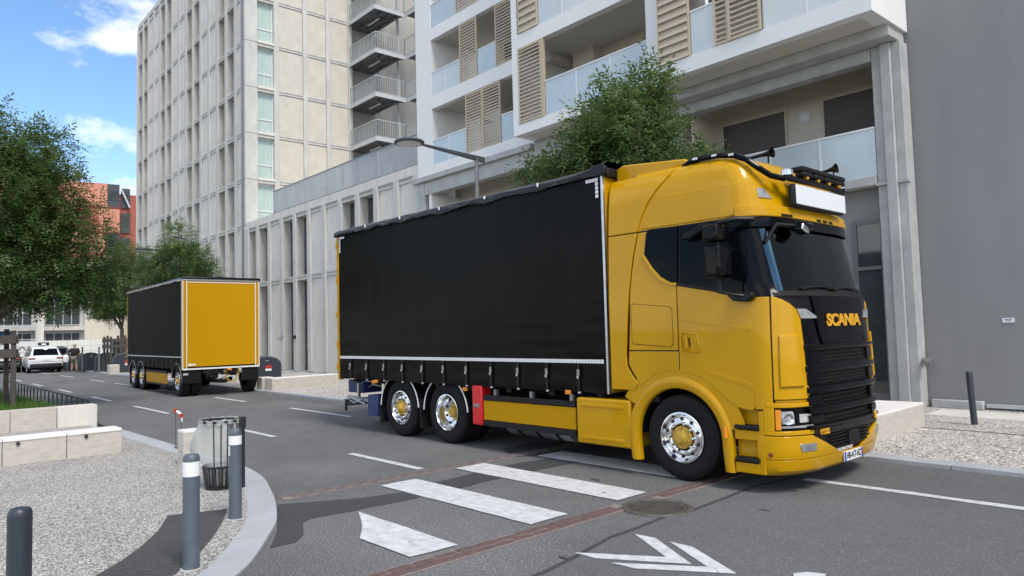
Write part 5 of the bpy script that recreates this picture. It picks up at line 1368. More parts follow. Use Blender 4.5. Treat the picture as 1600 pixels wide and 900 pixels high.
def bagp(a, t, k=0):
    r = .220 - .085 * t + .022 * mnoise.noise(Vector((math.cos(a) * 2, math.sin(a) * 2, t * 5 + k))) * (t + .3) + .010 * math.sin(9 * a + 5 * t) * t
    z = .835 - .79 * t; away = max(0, -(math.cos(a) * .676 + math.sin(a) * .736)); pull = away * math.sin(min(1, t * 1.15) * math.pi) ** 1.2 * .17
    return Vector((r * math.cos(a) - .676 * pull, r * math.sin(a) - .736 * pull, z))
b = MB(); b.grid([[bagp(2 * math.pi * i / 36, j / 14) for i in range(37)] for j in range(15)]); b.build('bag', K['clear_bag'], lb, smooth=True, angle=180)
b = MB(); b.grid([[Vector(((.240 + .012 * math.sin(i * 1.7)) * math.cos(2 * math.pi * i / 40), (.240 + .012 * math.sin(i * 1.7)) * math.sin(2 * math.pi * i / 40), .84 - .05 * j + .01 * math.sin(i * 2.3 + j))) for i in range(41)] for j in range(2)] + [[Vector((.18 * math.cos(2 * math.pi * i / 40), .18 * math.sin(2 * math.pi * i / 40), .845)) for i in range(41)]][:0]); b.build('bag_fold', K['clear_bag'], lb, smooth=True)

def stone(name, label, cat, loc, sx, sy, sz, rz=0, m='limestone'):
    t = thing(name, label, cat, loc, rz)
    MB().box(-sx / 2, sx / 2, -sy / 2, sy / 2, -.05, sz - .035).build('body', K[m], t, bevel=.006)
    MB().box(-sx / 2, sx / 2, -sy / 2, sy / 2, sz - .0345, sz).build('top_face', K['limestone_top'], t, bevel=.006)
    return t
stone('stone_block', 'small pale stone block behind the litter bin', 'stone block', (-11.15, 3.72, .022), .26, .26, .50)
stone('stone_block', 'square stone block at the corner of the trailer', 'stone block', (-24.45, 10.68, .055), .5, .40, .42, -.05)
stone('stone_bench', 'long pale stone bench on the far pavement beside the domed container', 'bench', (-23.75, 11.75, .055), .5, 2.6, .42, .07)
stone('stone_bench', 'pale stone bench at the far corner of the truck cab', 'bench', (-5.15, 12.2, .055), 1.6, 2.35, .40, .02)
stone('stone_block', 'pale stone block in front of the dark containers down the street', 'stone block', (-45.2, 10.95, .055), .5, .5, .5)
# little rods with warning tape
rd = thing('marker_rods', 'two thin iron rods with red and white warning tape at the kerb', 'marker rods', (-12.9, 4.09, .022))
for x, y, h in ((-.04, .0, .66), (.06, .06, .58)):
    b = MB(); b.tube([(x, y, -.05), (x + .01, y - .01, h)], .008, 6); r_ = b.build('rod', K['iron'], rd)
    b = MB(); b.lathe([(.012, h - .07), (.028, h - .065), (.03, h - .01), (.012, h)], (x + .01, y - .01, 0), n=10); b.build('tape_red', K['red_paint'], r_, smooth=True)
b = MB(); b.tube([(-.02, .0, .62), (.02, .03, .60), (.075, .055, .55), (.085, .06, .44)], [.02, .022, .02, .008], 6); b.build('tape_white', K['plate_white'], rd, smooth=True)
b = MB(); b.box(-.03, .14, -.03, .10, -.02, .03); b.build('rod_foot', K['iron'], rd, bevel=.005)

# planter walls of limestone blocks
w1 = thing('planter_wall', 'low limestone wall with bright coping at the edge of the plaza', 'wall', (-13.25, 3.34, .0))
for k, (y0, y1) in enumerate(((-.78, .0), (-1.62, -.79), (-2.6, -1.63), (-3.6, -2.61), (-4.6, -3.61))):
    MB().box(-.42, 0, y0, y1, -.05, .375).build('stone', K['limestone'], w1, bevel=.004)
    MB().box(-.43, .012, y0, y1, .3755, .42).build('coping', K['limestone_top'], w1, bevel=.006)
for y in (-.52, -1.43):
    b = MB(); b.lathe([(0, .03), (.018, .028), (.026, .015), (.028, 0)], (.012, y, .34), 'x', 12); b.build('stud', K['plastic_black'], w1, smooth=True)
w2 = thing('planter_wall', 'far limestone wall in front of the grass and black fence', 'wall', (-18.2, 4.09, .0))
for y0, y1, m_ in ((-.76, .0, 'concrete_pale'), (-1.60, -.775, 'limestone'), (-2.6, -1.61, 'limestone'), (-3.7, -2.61, 'limestone')):
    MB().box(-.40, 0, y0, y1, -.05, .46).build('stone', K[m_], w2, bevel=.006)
# planted strip and its low fence
sheet('planting_bed', [(-18.6, 3.98), (-18.6, -3), (-34, -3), (-34, 4.1)], .05, 'leaf_soil')
rng = np.random.default_rng(3)
def blades(n, x0, x1, y0, y1, h0, h1, z):
    V = np.zeros((n * 3, 3)); x = rng.uniform(x0, x1, n); y = rng.uniform(y0, y1, n); a = rng.uniform(0, 6.28, n); h = rng.uniform(h0, h1, n); w = rng.uniform(.008, .016, n)
    V[0::3] = np.stack([x - w * np.cos(a), y - w * np.sin(a), np.full(n, z)], 1); V[1::3] = np.stack([x + w * np.cos(a), y + w * np.sin(a), np.full(n, z)], 1)
    V[2::3] = np.stack([x + rng.normal(0, .06, n), y + rng.normal(0, .06, n), z + h], 1)
    me = bpy.data.meshes.new('grass'); me.from_pydata(V.tolist(), [], [(3 * i, 3 * i + 1, 3 * i + 2) for i in range(n)])
    at = me.attributes.new('tone', 'FLOAT', 'POINT'); at.data.foreach_set('value', np.repeat(rng.uniform(0, 1, n), 3)); return me
o = link('grass', blades(14000, -30, -18.7, 0.5, 3.9, .12, .38, .05), K['grass']); tag(o, 'green grass and weeds growing behind the far limestone wall', 'grass', kind='stuff')
fn = thing('low_fence', 'low black metal fence of flat posts along the planted strip', 'fence', (-18.7, 4.02, .05))
A_, B_ = Vector((0, 0, 0)), Vector((-14, .22, 0))
for k in range(24):
    q = A_.lerp(B_, k / 23); MB().box(q.x - .035, q.x + .035, q.y - .012, q.y + .012, 0, .46).build('fence_post', K['plastic_black'], fn)
b = MB(); b.bar((0, 0, .475), (-14, .22, .475), .03, .04); b.build('top_rail', K['plastic_black'], fn)
b = MB(); b.bar((0, 0, .06), (-14, .22, .06), .02, .03); b.build('bottom_rail', K['plastic_black'], fn)
b = MB(); b.bar((.0, -.02, .475), (.05, -.45, .475), .03, .04); b.bar((.05, -.45, 0), (.05, -.45, .48), .03, .05); b.build('end_return', K['plastic_black'], fn)
def guard(name, label, loc, s, h, n, rz=0, zr=None):
    t = thing(name, label, 'tree guard', loc, rz)
    for i in range(n):
        for j in range(n):
            if i in (0, n - 1) or j in (0, n - 1):
                x, y = -s / 2 + s * i / (n - 1), -s / 2 + s * j / (n - 1)
                MB().box(x - .055, x + .055, y - .055, y + .055, -.1, h + .06 * ((i * 3 + j) % 2)).build('post', K['wood_dark'], t, bevel=.008)
    for z0, z1 in ((h - .70, h - .48), (h - .34, h - .12)):
        for sg in (-1, 1):
            MB().box(-s / 2 - .12, s / 2 + .12, sg * (s / 2 + .065) - .03 * (sg < 0) - .0, sg * (s / 2 + .065) + .03 * (sg > 0) + .0, z0, z1).build('rail', K['wood_dark'], t, bevel=.006)
            MB().box(sg * (s / 2 + .065) - .03 * (sg < 0), sg * (s / 2 + .065) + .03 * (sg > 0), -s / 2 - .055, s / 2 + .055, z0 + .003, z1 - .003).build('rail', K['wood_dark'], t, bevel=.006)
    return t
guard('tree_guard', 'dark timber tree guard round the trunk above the limestone walls', (-23.1, 2.55, .05), 1.15, 2.15, 2)
guard('tree_guard', 'dark timber tree guard down the street behind the trailer', (-48.2, 12.1, .055), 1.5, 2.1, 3)

# domed underground-waste containers
def container(label, loc, rz, sx=.8, sy=1.35, h=.95, sticker=True):
    t = thing('waste_container', label, 'waste container', loc, rz, 'domed waste containers on the far pavement')
    pr = [(-sy / 2, 0), (-sy / 2, h * .62)] + [(sy / 2 * -math.cos(rad(a)), h * .62 + h * .38 * math.sin(rad(a))) for a in (20, 45, 70, 90, 110, 135, 160)] + [(sy / 2, h * .62), (sy / 2, 0)]
    MB().prism(pr, lambda y, z: (sx / 2, y, z), lambda y, z: (-sx / 2, y, z)).build('body', K['anthracite'], t, bevel=.03)
    MB().prism([(y * .93, .02 + z * .93) for y, z in pr], lambda y, z: (sx / 2 + .012, y, z), lambda y, z: (sx / 2 - .01, y, z)).build('flap', K['bollard_dark'], t, bevel=.01)
    if sticker:
        MB().box(sx / 2 + .0125, sx / 2 + .018, -.02, .24, h * .46, h * .60).build('red_sticker', K['red_paint'], t); MB().box(sx / 2 + .0125, sx / 2 + .018, -.02, .24, h * .36, h * .45).build('white_sticker', K['plate_white'], t)
    MB().box(sx / 2 + .0125, sx / 2 + .03, -.02, .14, h * .78, h * .81).build('handle', K['steel'], t)
    return t
container('dark domed waste container with red sticker beside the trailer front', (-30.6, 13.3, .055), rad(-10), h=1.0)
for k in range(4):
    container(('nearest dark waste container with red sticker behind the far tree guard', 'second dark waste container from the far tree guard', 'third dark waste container from the far tree guard', 'farthest dark waste container in the row by the white hoarding')[k], (-46.6 - 3.0 * k, 11.9 - .25 * k, .055), rad(-12), sticker=(k == 0), h=1.15)
    if k:
        q = thing('waste_post', ('thin grey post beside the second dark container', 'thin grey post beside the third dark container', 'thin grey post beside the farthest dark container')[k - 1], 'post', (-45.4 - 3.0 * k, 11.2 - .25 * k, .055)); MB().box(-.04, .04, -.04, .04, 0, 1.45).build('post', K['galvanised_dark'], q); MB().box(-.05, .05, -.05, .05, 1.45, 1.5).build('cap', K['anthracite'], q)
bk = thing('bike_rack', 'low black hooped rack along the kerb beside the standing person', 'rack', (-52.5, 11.0, .055))
for k in range(6):
    b = MB(); b.tube([(0, .35 * k, 0), (0, .35 * k, .28), (.0, .35 * k + .18, .30), (0, .35 * k + .18, 0)], .02, 6); b.build('hoop', K['plastic_black'], bk)
# street lamps
def lamp(label, loc, h, L_, tilt):
    t = thing('street_lamp', label, 'street lamp', loc, 0, 'street lamps over the road')
    b = MB(); b.tube([(0, 0, 0), (0, 0, 1.0), (0, 0, h)], [.075, .06, .05], 14); b.build('pole', K['galvanised_dark'], t, smooth=True)
    b = MB(); b.prism([(.26, -.07), (.26, .07), (-L_, .028), (-L_, -.012)], lambda y, z: (-.045, y, h + z + tilt * -y), lambda y, z: (.045, y, h + z + tilt * -y)); b.build('arm', K['anthracite'], t, bevel=.008)
    hd = MB(); hd.lathe([(0, .045), (.24, .045), (.34, .035), (.37, .0), (.355, -.03), (.31, -.038), (0, -.038)], (0, -L_ - .36, h + tilt * L_), n=32); H = hd.build('lamp_head', K['anthracite'], t, smooth=True)
    b = MB(); b.lathe([(0, -.039), (.29, -.039), (.29, -.046), (0, -.046)], (0, -L_ - .36, h + tilt * L_), n=32); b.build('diffuser', K['alu_white'], H)
    return t
lamp('street lamp with round flat head rising behind the truck body', (-14.3, 12.0, .055), 6.33, 1.75, .05)
_h = ground(224, 391, 6.3); lamp('far street lamp with its arm showing above the tree by the tower', (_h[0], _h[1] + 2.1, .055), 6.25, 1.75, .02)
# ================================================================== TREES
def tree(label, base, lobes, trunk_h, seed, ntwig, leafmat, trunk_r=.12, leaf=.085, per=5):
    """lobes: (cx, cy, cz, rx, ry, rz) in metres from the base"""
    rg = np.random.default_rng(seed)
    t = thing('ash_tree', label, 'tree', base)
    L = np.array(lobes); wgt = (L[:, 3] * L[:, 4] * L[:, 5]); wgt = wgt / wgt.sum()
    k = rg.choice(len(L), ntwig, p=wgt)
    d = rg.normal(size=(ntwig, 3)); d /= np.linalg.norm(d, axis=1)[:, None]
    r = rg.uniform(.12, 1, ntwig) ** .45
    nz = np.array([.80 + .35 * mnoise.noise(Vector((*(q * 2.2 + kk * 3.1), ))) for q, kk in zip(d, k)])
    tw = L[k, :3] + d * L[k, 3:] * (r * nz)[:, None]
    # clear some pockets so that the background shows through
    holes = L[rg.choice(len(L), 7), :3] + rg.normal(size=(7, 3)) * L[:, 3:].mean() * .75; hr = rg.uniform(.18, .4, 7) * L[:, 3].mean()
    keep = np.ones(ntwig, bool)
    for h, q in zip(holes, hr): keep &= np.linalg.norm(tw - h, axis=1) > q
    tw = tw[keep]; out = d[keep]; n = len(tw)
    # wood
    b = MB(); top = Vector((0, 0, trunk_h))
    b.tube([(0, 0, -.15), (.02, .01, trunk_h * .5), (0, .03, trunk_h)], [trunk_r * 1.25, trunk_r, trunk_r * .85], 10); b.build('trunk', K['bark'], t, smooth=True)
    b = MB(); nodes = []
    for lo in lobes:
        c = Vector(lo[:3]); mid = top.lerp(c, .5) + Vector(rg.normal(0, .15, 3)); b.tube([top - Vector((0, 0, .1)), mid, c, c + Vector((0, 0, lo[5] * .6))], [trunk_r * .7, trunk_r * .45, trunk_r * .28, .012], 6); nodes += [mid, c, mid.lerp(c, .5), c + Vector((0, 0, lo[5] * .35))]
    for q in tw[:: max(1, n // 170)]:
        q = Vector(q); s_ = min(nodes, key=lambda m_: (m_ - q).length); b.tube([s_, s_.lerp(q, .5) + Vector((0, 0, .08)), q], [.022, .014, .006], 4, caps=False)
    b.build('branches', K['bark'], t)
    # compound leaves: a bent stalk with paired leaflets
    V = []; tone = []
    m = n * per
    P = np.repeat(tw, per, 0) + rg.normal(0, .10, (m, 3)); ax = np.repeat(out, per, 0) + rg.normal(0, .75, (m, 3)); ax[:, 2] -= .15
    ax /= np.linalg.norm(ax, axis=1)[:, None]
    sd_ = np.cross(ax, np.array([0, 0, 1.0]) + rg.normal(0, .25, (m, 3))); sd_ /= np.linalg.norm(sd_, axis=1)[:, None]
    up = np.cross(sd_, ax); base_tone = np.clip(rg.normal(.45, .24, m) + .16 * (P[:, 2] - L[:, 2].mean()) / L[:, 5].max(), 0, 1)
    rows = []
    for j in range(4):
        for s_ in (-1, 1):
            o = P + ax * (leaf * (.5 + .72 * j))[..., None] if False else P + ax * leaf * (.5 + .72 * j) - up * .012 * j * j
            dr = sd_ * s_ * .85 + ax * .55 - up * .22 + rg.normal(0, .12, (m, 3)); wv = np.cross(dr, up); wv /= np.linalg.norm(wv, axis=1)[:, None]
            l = leaf * rg.uniform(.85, 1.25, m)[:, None]
            rows.append(np.stack([o, o + dr * l * .5 + wv * l * .165 + up * l * .05, o + dr * l, o + dr * l * .5 - wv * l * .165 + up * l * .05], 1))
    o = P + ax * leaf * 3.1; l = leaf * 1.1; rows.append(np.stack([o, o + ax * l * .5 + sd_ * l * .2, o + ax * l, o + ax * l * .5 - sd_ * l * .2], 1))
    V = np.concatenate(rows, 0).reshape(-1, 3); nq = len(V) // 4
    me = bpy.data.meshes.new('foliage'); me.vertices.add(len(V)); me.vertices.foreach_set('co', V.astype(np.float32).ravel())
    me.loops.add(nq * 4); me.loops.foreach_set('vertex_index', np.arange(nq * 4, dtype=np.int32)); me.polygons.add(nq); me.polygons.foreach_set('loop_start', np.arange(0, nq * 4, 4, dtype=np.int32)); me.polygons.foreach_set('loop_total', np.full(nq, 4, dtype=np.int32))
    me.update(); me.validate()
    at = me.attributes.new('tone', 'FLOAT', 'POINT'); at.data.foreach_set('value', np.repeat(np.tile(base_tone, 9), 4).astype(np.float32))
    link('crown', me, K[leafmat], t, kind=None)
    return t
tree('leafy ash tree standing between the truck and the white flats', (-10.0, 12.7, .055),
     [(0, 0, 5.6, 1.5, 1.5, 1.4), (.35, .05, 6.7, .85, .85, .9), (-.55, -.3, 6.3, .8, .8, .8), (-1.3, -1.0, 5.1, .9, .9, .8), (1.1, 1.1, 5.2, .85, .9, .65), (.9, -.6, 5.6, .8, .8, .8), (-.3, .4, 5.0, 1.5, 1.3, .8), (.55, .3, 7.2, .5, .5, .55), (-.2, -.1, 7.0, .5, .5, .6)], 3.6, 11, 1250, 'leaf', leaf=.115)
tree('large ash tree at the left edge rising from the timber guard', (-23.1, 2.55, .05),
     [(0, 0, 5.6, 2.0, 2.1, 2.0), (.2, -.3, 7.3, 1.0, 1.0, 1.25), (.1, 1.3, 7.0, .9, 1.0, 1.0), (.2, 1.2, 6.1, 1.1, 1.15, 1.1), (.2, .6, 4.1, 1.5, 1.7, .9), (-.6, -1.6, 5.4, 1.5, 1.6, 2.2), (.4, -1.2, 3.9, 1.5, 1.5, .8), (.1, .8, 7.0, .8, .9, .9), (.2, 2.1, 4.4, 1.3, 1.35, 1.4), (.1, 1.5, 5.5, 1.1, 1.2, 1.0), (.2, 2.5, 3.7, 1.1, 1.1, .8), (.2, .2, 3.3, 1.5, 1.6, .7), (.3, 1.6, 3.2, 1.2, 1.3, .6), (.2, -1.4, 3.4, 1.4, 1.4, .7)], 2.4, 21, 2500, 'leaf_dark', trunk_r=.14, leaf=.11)
tree('second ash tree along the planted strip with low hanging branches', (-31.5, 3.0, .05),
     [(0, .3, 5.0, 1.9, 1.9, 1.9), (.2, 1.0, 4.4, 1.4, 1.4, 1.3), (0, .2, 6.5, 1.0, 1.0, 1.0), (0, -.4, 3.9, 1.7, 1.9, .9)], 2.4, 31, 900, 'leaf', trunk_r=.12, leaf=.10)
tree('dark tree inside the timber guard behind the trailer', (-48.2, 12.1, .055),
     [(0, 0, 5.0, 2.1, 2.1, 2.2), (.2, .4, 6.6, 1.4, 1.4, 1.3), (0, -.9, 4.2, 1.6, 1.6, 1.2)], 2.6, 41, 800, 'leaf_dark', trunk_r=.12, leaf=.12)
tree('rounded tree behind the trailer in front of the tower', (-37.6, 12.1, .055),
     [(0, 0, 5.4, 1.9, 1.9, 1.6), (0, -.1, 6.9, 1.0, 1.0, 1.0), (.1, .9, 5.2, 1.2, 1.3, 1.0), (-.1, -1.1, 5.0, 1.2, 1.2, 1.0)], 3.2, 51, 900, 'leaf', trunk_r=.11, leaf=.10)

# ================================================================== FAR END OF THE STREET
hz = thing('site_hoarding', 'white ribbed site hoarding with dark scrawled graffiti across the end of the street', 'hoarding', (-63.5, 4.0, 0.0), rad(5))
for k in range(11):
    MB().box(-.05, .0, k * 1.6 - 6, k * 1.6 - 4.42, .05, 2.05).build('panel', K['hoarding_white'], hz)
    for z in (.45, .85, 1.25, 1.65):
        MB().box(.0, .025, k * 1.6 - 5.99, k * 1.6 - 4.43, z, z + .05).build('rib', K['hoarding_white'], hz)
rg = random.Random(5)
b = MB()
for y0, z0, n in ((-.8, 1.45, 16), (1.8, 1.5, 14), (3.2, 1.75, 12), (5.2, 1.5, 12), (0.2, 1.15, 6)):
    y, z = y0, z0
    for k in range(n):
        y2, z2 = y + rg.uniform(.02, .22), z0 + rg.uniform(-.18, .18); b.bar((.032, y, z), (.032, y2, z2), .012, .045); y, z = y2, z2
b.build('graffiti', K['letter_black'], hz)
# building under construction behind the hoarding
cb_ = thing('site_building', 'pale half finished building with white columns and grey glazing behind the hoarding', 'building', (-72, 2.0, 0))
MB().box(-8, -1.0, -14, 22, 0, 9).build('wall', K['concrete'], cb_)
for k in range(9):
    y = -12 + k * 3.6
    MB().box(-1.0, -.2, y, y + .55, 0, 9).build('column', K['concrete_pale'], cb_)
    for z0 in (.2, 3.4, 6.4):
        w_ = MB().box(-1.0, -.9, y + .75, y + 3.4, z0, z0 + 2.6).build('window', K['galvanised'], cb_)
        for q in range(4): MB().box(-.895, -.87, y + .80 + q * .65, y + 1.38 + q * .65, z0 + .08, z0 + 2.5).build('pane', K['glass_window'], w_)
for z in (2.95, 6.1): MB().box(-1.0, -.3, -14, 22, z, z + .35).build('floor_band', K['concrete'], cb_)
MB().box(-.88, -.1, 13.3, 22, 2.0, 3.9).build('beige_wall', K['render_beige'], cb_)
MB().box(-.86, -.7, 2.9, 4.1, 3.5, 5.9).build('green_netting', mat('netting', (.03, .14, .11), .8), cb_); MB().box(-.86, -.7, 7.2, 8.2, .8, 3.0).build('blue_panel', mat('blue_panel', (.05, .12, .3), .7), cb_)
sf = thing('scaffold', 'steel tube scaffold in front of the half finished building', 'scaffold', (-71.2, 2.0, 0))
for k in range(9):
    b = MB(); b.tube([(0, -1 + k * 1.3, 0), (0, -1 + k * 1.3, 5.6)], .035, 6); b.build('standard', K['galvanised'], sf)
for z in (2.2, 3.3, 4.4, 5.4):
    b = MB(); b.tube([(0.04, -1, z), (.04, 9.4, z)], .03, 6); b.build('ledger', K['galvanised'], sf)
# red building beyond
rdg = thing('red_building', 'distant building with red and orange cladding and dark window strips', 'building', (-96, 14.0, 0), rad(-8))
MB().box(-12, -.3, -12, 9.6, 0, 20.6).build('wall', K['red_cladding'], rdg)
MB().box(-12, -.6, 9.6, 14, 0, 19.6).build('side_wall', K['red_cladding'], rdg)
rg = random.Random(9)
for j in range(6):
    z0 = 2.8 + j * 3.0; y = -12.0; MB().box(-.3, .04, -12, 9.6, z0 - .12, z0 + .06).build('floor_band', K['dark_red'], rdg)
    while y < 9.3:
        w_ = rg.choice((.7, 1.1, 1.6, 2.0)); w_ = min(w_, 9.6 - y)
        m_ = rg.choice(('red_cladding', 'red_cladding', 'orange_cladding', 'red_cladding', 'glass')) if w_ > .9 else 'orange_cladding'
        if m_ == 'glass' and w_ < 1.7:
            o = MB().box(-.3, -.1, y + .02, y + w_ - .02, z0 + .08, z0 + 2.85).build('window', K['anthracite'], rdg); MB().box(-.1, -.06, y + .1, y + w_ - .1, z0 + .9, z0 + 2.0).build('pane', K['glass_window'], o)
        else: MB().box(-.3, .0, y + .015, y + w_ - .015, z0 + .08, z0 + 2.85).build('cladding_panel', K['red_cladding' if m_ == 'glass' else m_], rdg)
        y += w_
for j in range(6):
    z0 = 2.8 + j * 3.0; o = MB().box(-.55, -.4, 9.75, 10.75, z0 + .1, z0 + 2.5).build('window', K['anthracite'], rdg); MB().box(-.4, -.36, 9.85, 10.65, z0 + .9, z0 + 2.2).build('pane', K['glass_window'], o)
b = MB()
for k in range(12): b.tube([(-.5, -11 + k * 1.75, 20.6), (-.5, -11 + k * 1.75, 21.5)], .03, 5)
b.build('railing_posts', K['galvanised'], rdg, kind='stuff'); b = MB(); b.tube([(-.5, -11, 21.5), (-.5, 8.4, 21.5)], .035, 5); b.tube([(-.5, -11, 21.05), (-.5, 8.4, 21.05)], .025, 5); b.build('roof_railing', K['galvanised'], rdg)
b = MB(); b.bar((-.3, 9.7, 20.4), (.1, 10.7, 17.9), .4, .12); b.build('roof_ladder', K['galvanised'], rdg)

# ================================================================== CARS AND PERSON
def car(name, label, loc, rz, paint, H=1.66, Lc=4.6, Wc=1.86, roofbox=False):
    """x forward; rear at x = 0"""
    t = thing(name, label, 'car', loc, rz)
    hw = Wc / 2
    st = [(0, .60, .78), (.02, .38, 1.0), (.10, .32, 1.08), (.9, .30, 1.04), (2.6, .30, 1.02), (3.4, .30, 1.0), (4.2, .32, .92), (4.5, .36, .80), (Lc, .45, .66)]
    P = []
    for x, z0, z1 in st:
        q = hw * (1 - .10 * (x > 4.1) - .05 * (x < .05) - .06 * (x > 4.4))
        P.append([Vector((x, y, z)) for y, z in ((-q * .9, z0), (-q, z0 + .12), (-q, (z0 + z1) / 2), (-q * .985, z1 - .05), (-q * .93, z1), (0, z1 + .03), (q * .93, z1), (q * .985, z1 - .05), (q, (z0 + z1) / 2), (q, z0 + .12), (q * .9, z0))])
    bd = MB().grid(P); bd.f.append(tuple(range(10, -1, -1))); bd.f.append(tuple(11 * (len(st) - 1) + i for i in range(11)))
    body = bd.build('body', K[paint], t, smooth=True, angle=45)
    cabn = [(.12, 1.05, hw * .92), (.42, H - .12, hw * .80), (.75, H - .02, hw * .78), (1.6, H, hw * .78), (2.4, H - .05, hw * .78), (3.3, 1.03, hw * .90)]
    P = [[Vector((x, y, z)) for y, z in ((-w_, 1.0), (-w_ * (.93 if z > 1.1 else 1), max(1.0, z - .06)), (-w_ * (.82 if z > 1.1 else .9), z), (0, z + .02), (w_ * (.82 if z > 1.1 else .9), z), (w_ * (.93 if z > 1.1 else 1), max(1.0, z - .06)), (w_, 1.0))] for x, z, w_ in cabn]
    MB().grid(P).build('cabin', K[paint], t, smooth=True, angle=40)
    MB().quad((.135, -hw * .74, 1.10), (.135, hw * .74, 1.10), (.40, hw * .66, H - .16), (.40, -hw * .66, H - .16)).quad((.150, -hw * .74, 1.10), (.150, hw * .74, 1.10), (.41, hw * .66, H - .16), (.41, -hw * .66, H - .16)).build('rear_window', K['glass_dark'], t)
    bpy.data.objects[t.children[-1].name].location.x = -.012
    for sg in (-1, 1):
        MB().prism([(.55, 1.10), (.75, H - .16), (1.35, H - .10), (1.35, 1.08)], lambda x, z: (x, sg * (hw * .945 - (z - 1.08) * .24), z), lambda x, z: (x, sg * (hw * .93 - (z - 1.08) * .24), z)).build('side_window', K['glass_dark'], t)
        MB().prism([(1.42, 1.08), (1.42, H - .10), (2.3, H - .13), (2.95, 1.08)], lambda x, z: (x, sg * (hw * .945 - (z - 1.08) * .24), z), lambda x, z: (x, sg * (hw * .93 - (z - 1.08) * .24), z)).build('side_window', K['glass_dark'], t)
        MB().box(-.012, .12, sg * hw * .62 if sg > 0 else -hw * .985, sg * hw * .62 if sg < 0 else hw * .985, .86, .97).build('tail_lamp', K['dark_red'], t, bevel=.02)
        o = MB().box(2.55, 2.72, sg * (hw + .02) if sg > 0 else -hw - .20, hw + .20 if sg > 0 else -hw - .02, 1.02, 1.17).build('door_mirror', K[paint], t, bevel=.03)
        for x in (.88, 3.66):
            b = MB(); b.lathe([(.20, .02), (.24, .0), (.31, .01), (.335, .04), (.335, .20), (.2, .22)], (0, 0, 0), 'y', 24); w_ = b.build('wheel', K['tyre'], t, smooth=True); w_.location = (x, -hw * 1.0 if sg < 0 else hw * 1.0, .335); w_.rotation_euler = (0, 0, 0 if sg < 0 else math.pi)
            b = MB(); b.lathe([(0, .05), (.05, .03), (.19, .025), (.205, .01), (.205, .05)], (0, 0, 0), 'y', 20); b.build('rim', K['steel'], w_, smooth=True)
    MB().box(-.03, .12, -hw * .93, hw * .93, .34, .58).build('rear_bumper', K['plastic_black'], t, bevel=.04)
    MB().box(-.022, .05, -.26, .26, .80, .91).build('number_plate', K['plate_white'], t)
    MB().box(-.04, .02, -hw * .8, hw * .8, .585, .61).build('chrome_strip', K['steel'], t)
    MB().box(.3, 4.3, -hw * .8, hw * .8, .20, .42).build('underbody', K['chassis_black'], t)
    if roofbox:
        o = MB().box(1.15, 1.45, -.30, .30, H + .04, H + .24).build('roof_sign', K['plastic_black'], t, bevel=.04); MB().box(1.14, 1.15, -.12, .12, H + .08, H + .17).build('sign_face', K['plate_white'], o); MB().box(1.25, 1.35, -.06, .06, H - .02, H + .05).build('sign_foot', K['plastic_black'], o)
    return t
hd_ = math.pi - rad(3)
car('parked_car', 'white family car with a dark sign on its roof stopped down the street', (-53.6, 9.15, 0), hd_, 'car_white', H=1.68, roofbox=True)
car('parked_car', 'dark green car ahead of the white car, beside the standing person', (-58.4, 10.6, 0), hd_, 'car_dark', H=1.62)
car('parked_car', 'black car at the left of the white car, half hidden by the tree guard', (-56.6, 7.4, 0), hd_, 'car_dark', H=1.5)
car('parked_car', 'pale car far down the street at the left of the black car', (-60.0, 6.1, 0), hd_, 'car_white', H=1.55)

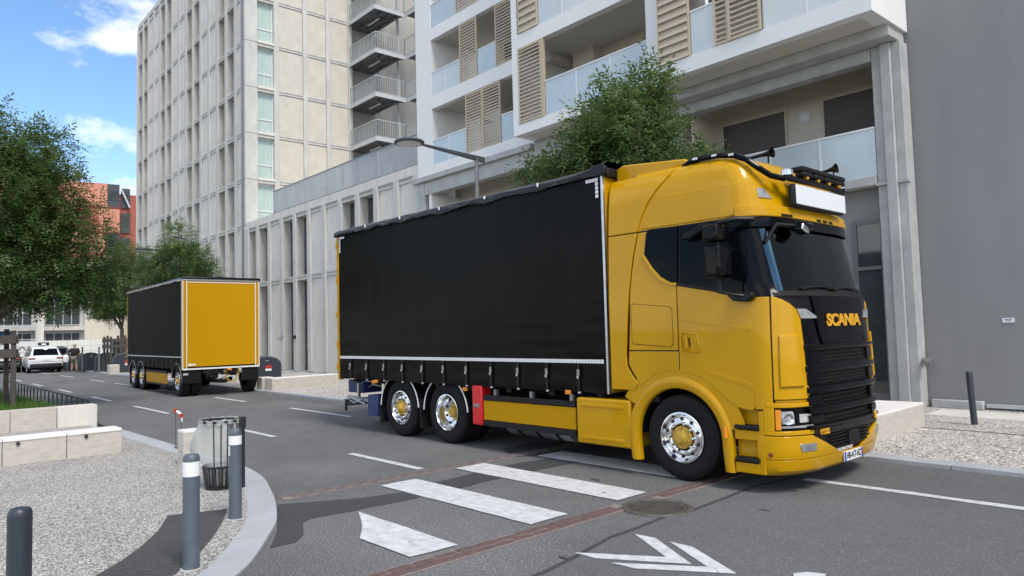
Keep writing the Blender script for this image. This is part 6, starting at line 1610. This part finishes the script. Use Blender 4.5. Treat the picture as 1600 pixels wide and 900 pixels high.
def person(label, loc, rz):
    t = thing('person', label, 'person', loc, rz)
    J = {'pel': (0, 0, .92, .15, .11), 'ch': (.02, 0, 1.30, .19, .12), 'nk': (.05, 0, 1.47, .065, .06), 'hdb': (.07, 0, 1.55, .085, .095), 'hd': (.08, 0, 1.66, .095, .10),
         'hl': (0, .10, .86, .09, .09), 'kl': (.03, .12, .48, .06, .065), 'al': (-.02, .13, .09, .04, .045), 'tl': (.14, .15, .04, .035, .04), 'hr': (0, -.10, .86, .09, .09), 'kr': (.02, -.13, .48, .06, .065), 'ar': (-.03, -.15, .09, .04, .045), 'tr': (.13, -.17, .04, .035, .04),
         'sl': (.02, .20, 1.42, .06, .06), 'el': (-.02, .34, 1.18, .042, .045), 'wl': (.12, .22, 1.02, .03, .03), 'fl': (.20, .20, 1.0, .025, .03), 'sr': (.02, -.20, 1.42, .06, .06), 'er': (.0, -.30, 1.15, .042, .045), 'wr': (.12, -.32, .95, .03, .03), 'fr': (.18, -.32, .90, .025, .03)}
    E_ = [('pel', 'ch'), ('ch', 'nk'), ('nk', 'hdb'), ('hdb', 'hd'), ('pel', 'hl'), ('hl', 'kl'), ('kl', 'al'), ('al', 'tl'), ('pel', 'hr'), ('hr', 'kr'), ('kr', 'ar'), ('ar', 'tr'), ('ch', 'sl'), ('sl', 'el'), ('el', 'wl'), ('wl', 'fl'), ('ch', 'sr'), ('sr', 'er'), ('er', 'wr'), ('wr', 'fr')]
    ks = list(J)
    def skin(name, keys, grow, m):
        idx = {k: i for i, k in enumerate(keys)}; me = bpy.data.meshes.new(name); me.from_pydata([J[k][:3] for k in keys], [(idx[a], idx[b_]) for a, b_ in E_ if a in idx and b_ in idx], [])
        o = link(name, me, K[m], t); sk = o.modifiers.new('skin', 'SKIN'); o.modifiers.new('sub', 'SUBSURF').levels = 1; o.modifiers['sub'].render_levels = 2
        for i, k in enumerate(keys):
            v = me.skin_vertices[0].data[i]; v.radius = (J[k][3] + grow, J[k][4] + grow); v.use_root = (i == 0)
        return o
    skin('body', ks, 0.0, 'skin'); skin('black_top', ['ch', 'pel', 'sl', 'el', 'sr', 'er'], .035, 'cloth_black'); skin('grey_shorts', ['pel', 'hl', 'kl', 'hr', 'kr'], .022, 'cloth_grey')
    b = MB(); b.lathe([(0, .115), (.07, .10), (.105, .05), (.115, -.01), (.10, -.06)], (.065, 0, 1.68), n=16); b.build('hair', K['hair_grey'], t, smooth=True)
    return t
person('person in black top and grey shorts bending beside the cars with a white bag', (-53.9, 10.75, 0), rad(150))
bg = thing('carrier_bag', 'white carrier bag held by the person beside the cars', 'bag', (-53.75, 10.25, .62)); b = MB(); b.lathe([(0, -.02), (.16, .0), (.20, .15), (.19, .35), (.10, .44), (.05, .46)], n=14); b.build('bag', K['plate_white'], bg, smooth=True); b = MB(); b.tube([(-.05, 0, .44), (-.03, 0, .56), (.03, 0, .56), (.05, 0, .44)], .01, 5); b.build('handle', K['plate_white'], bg)
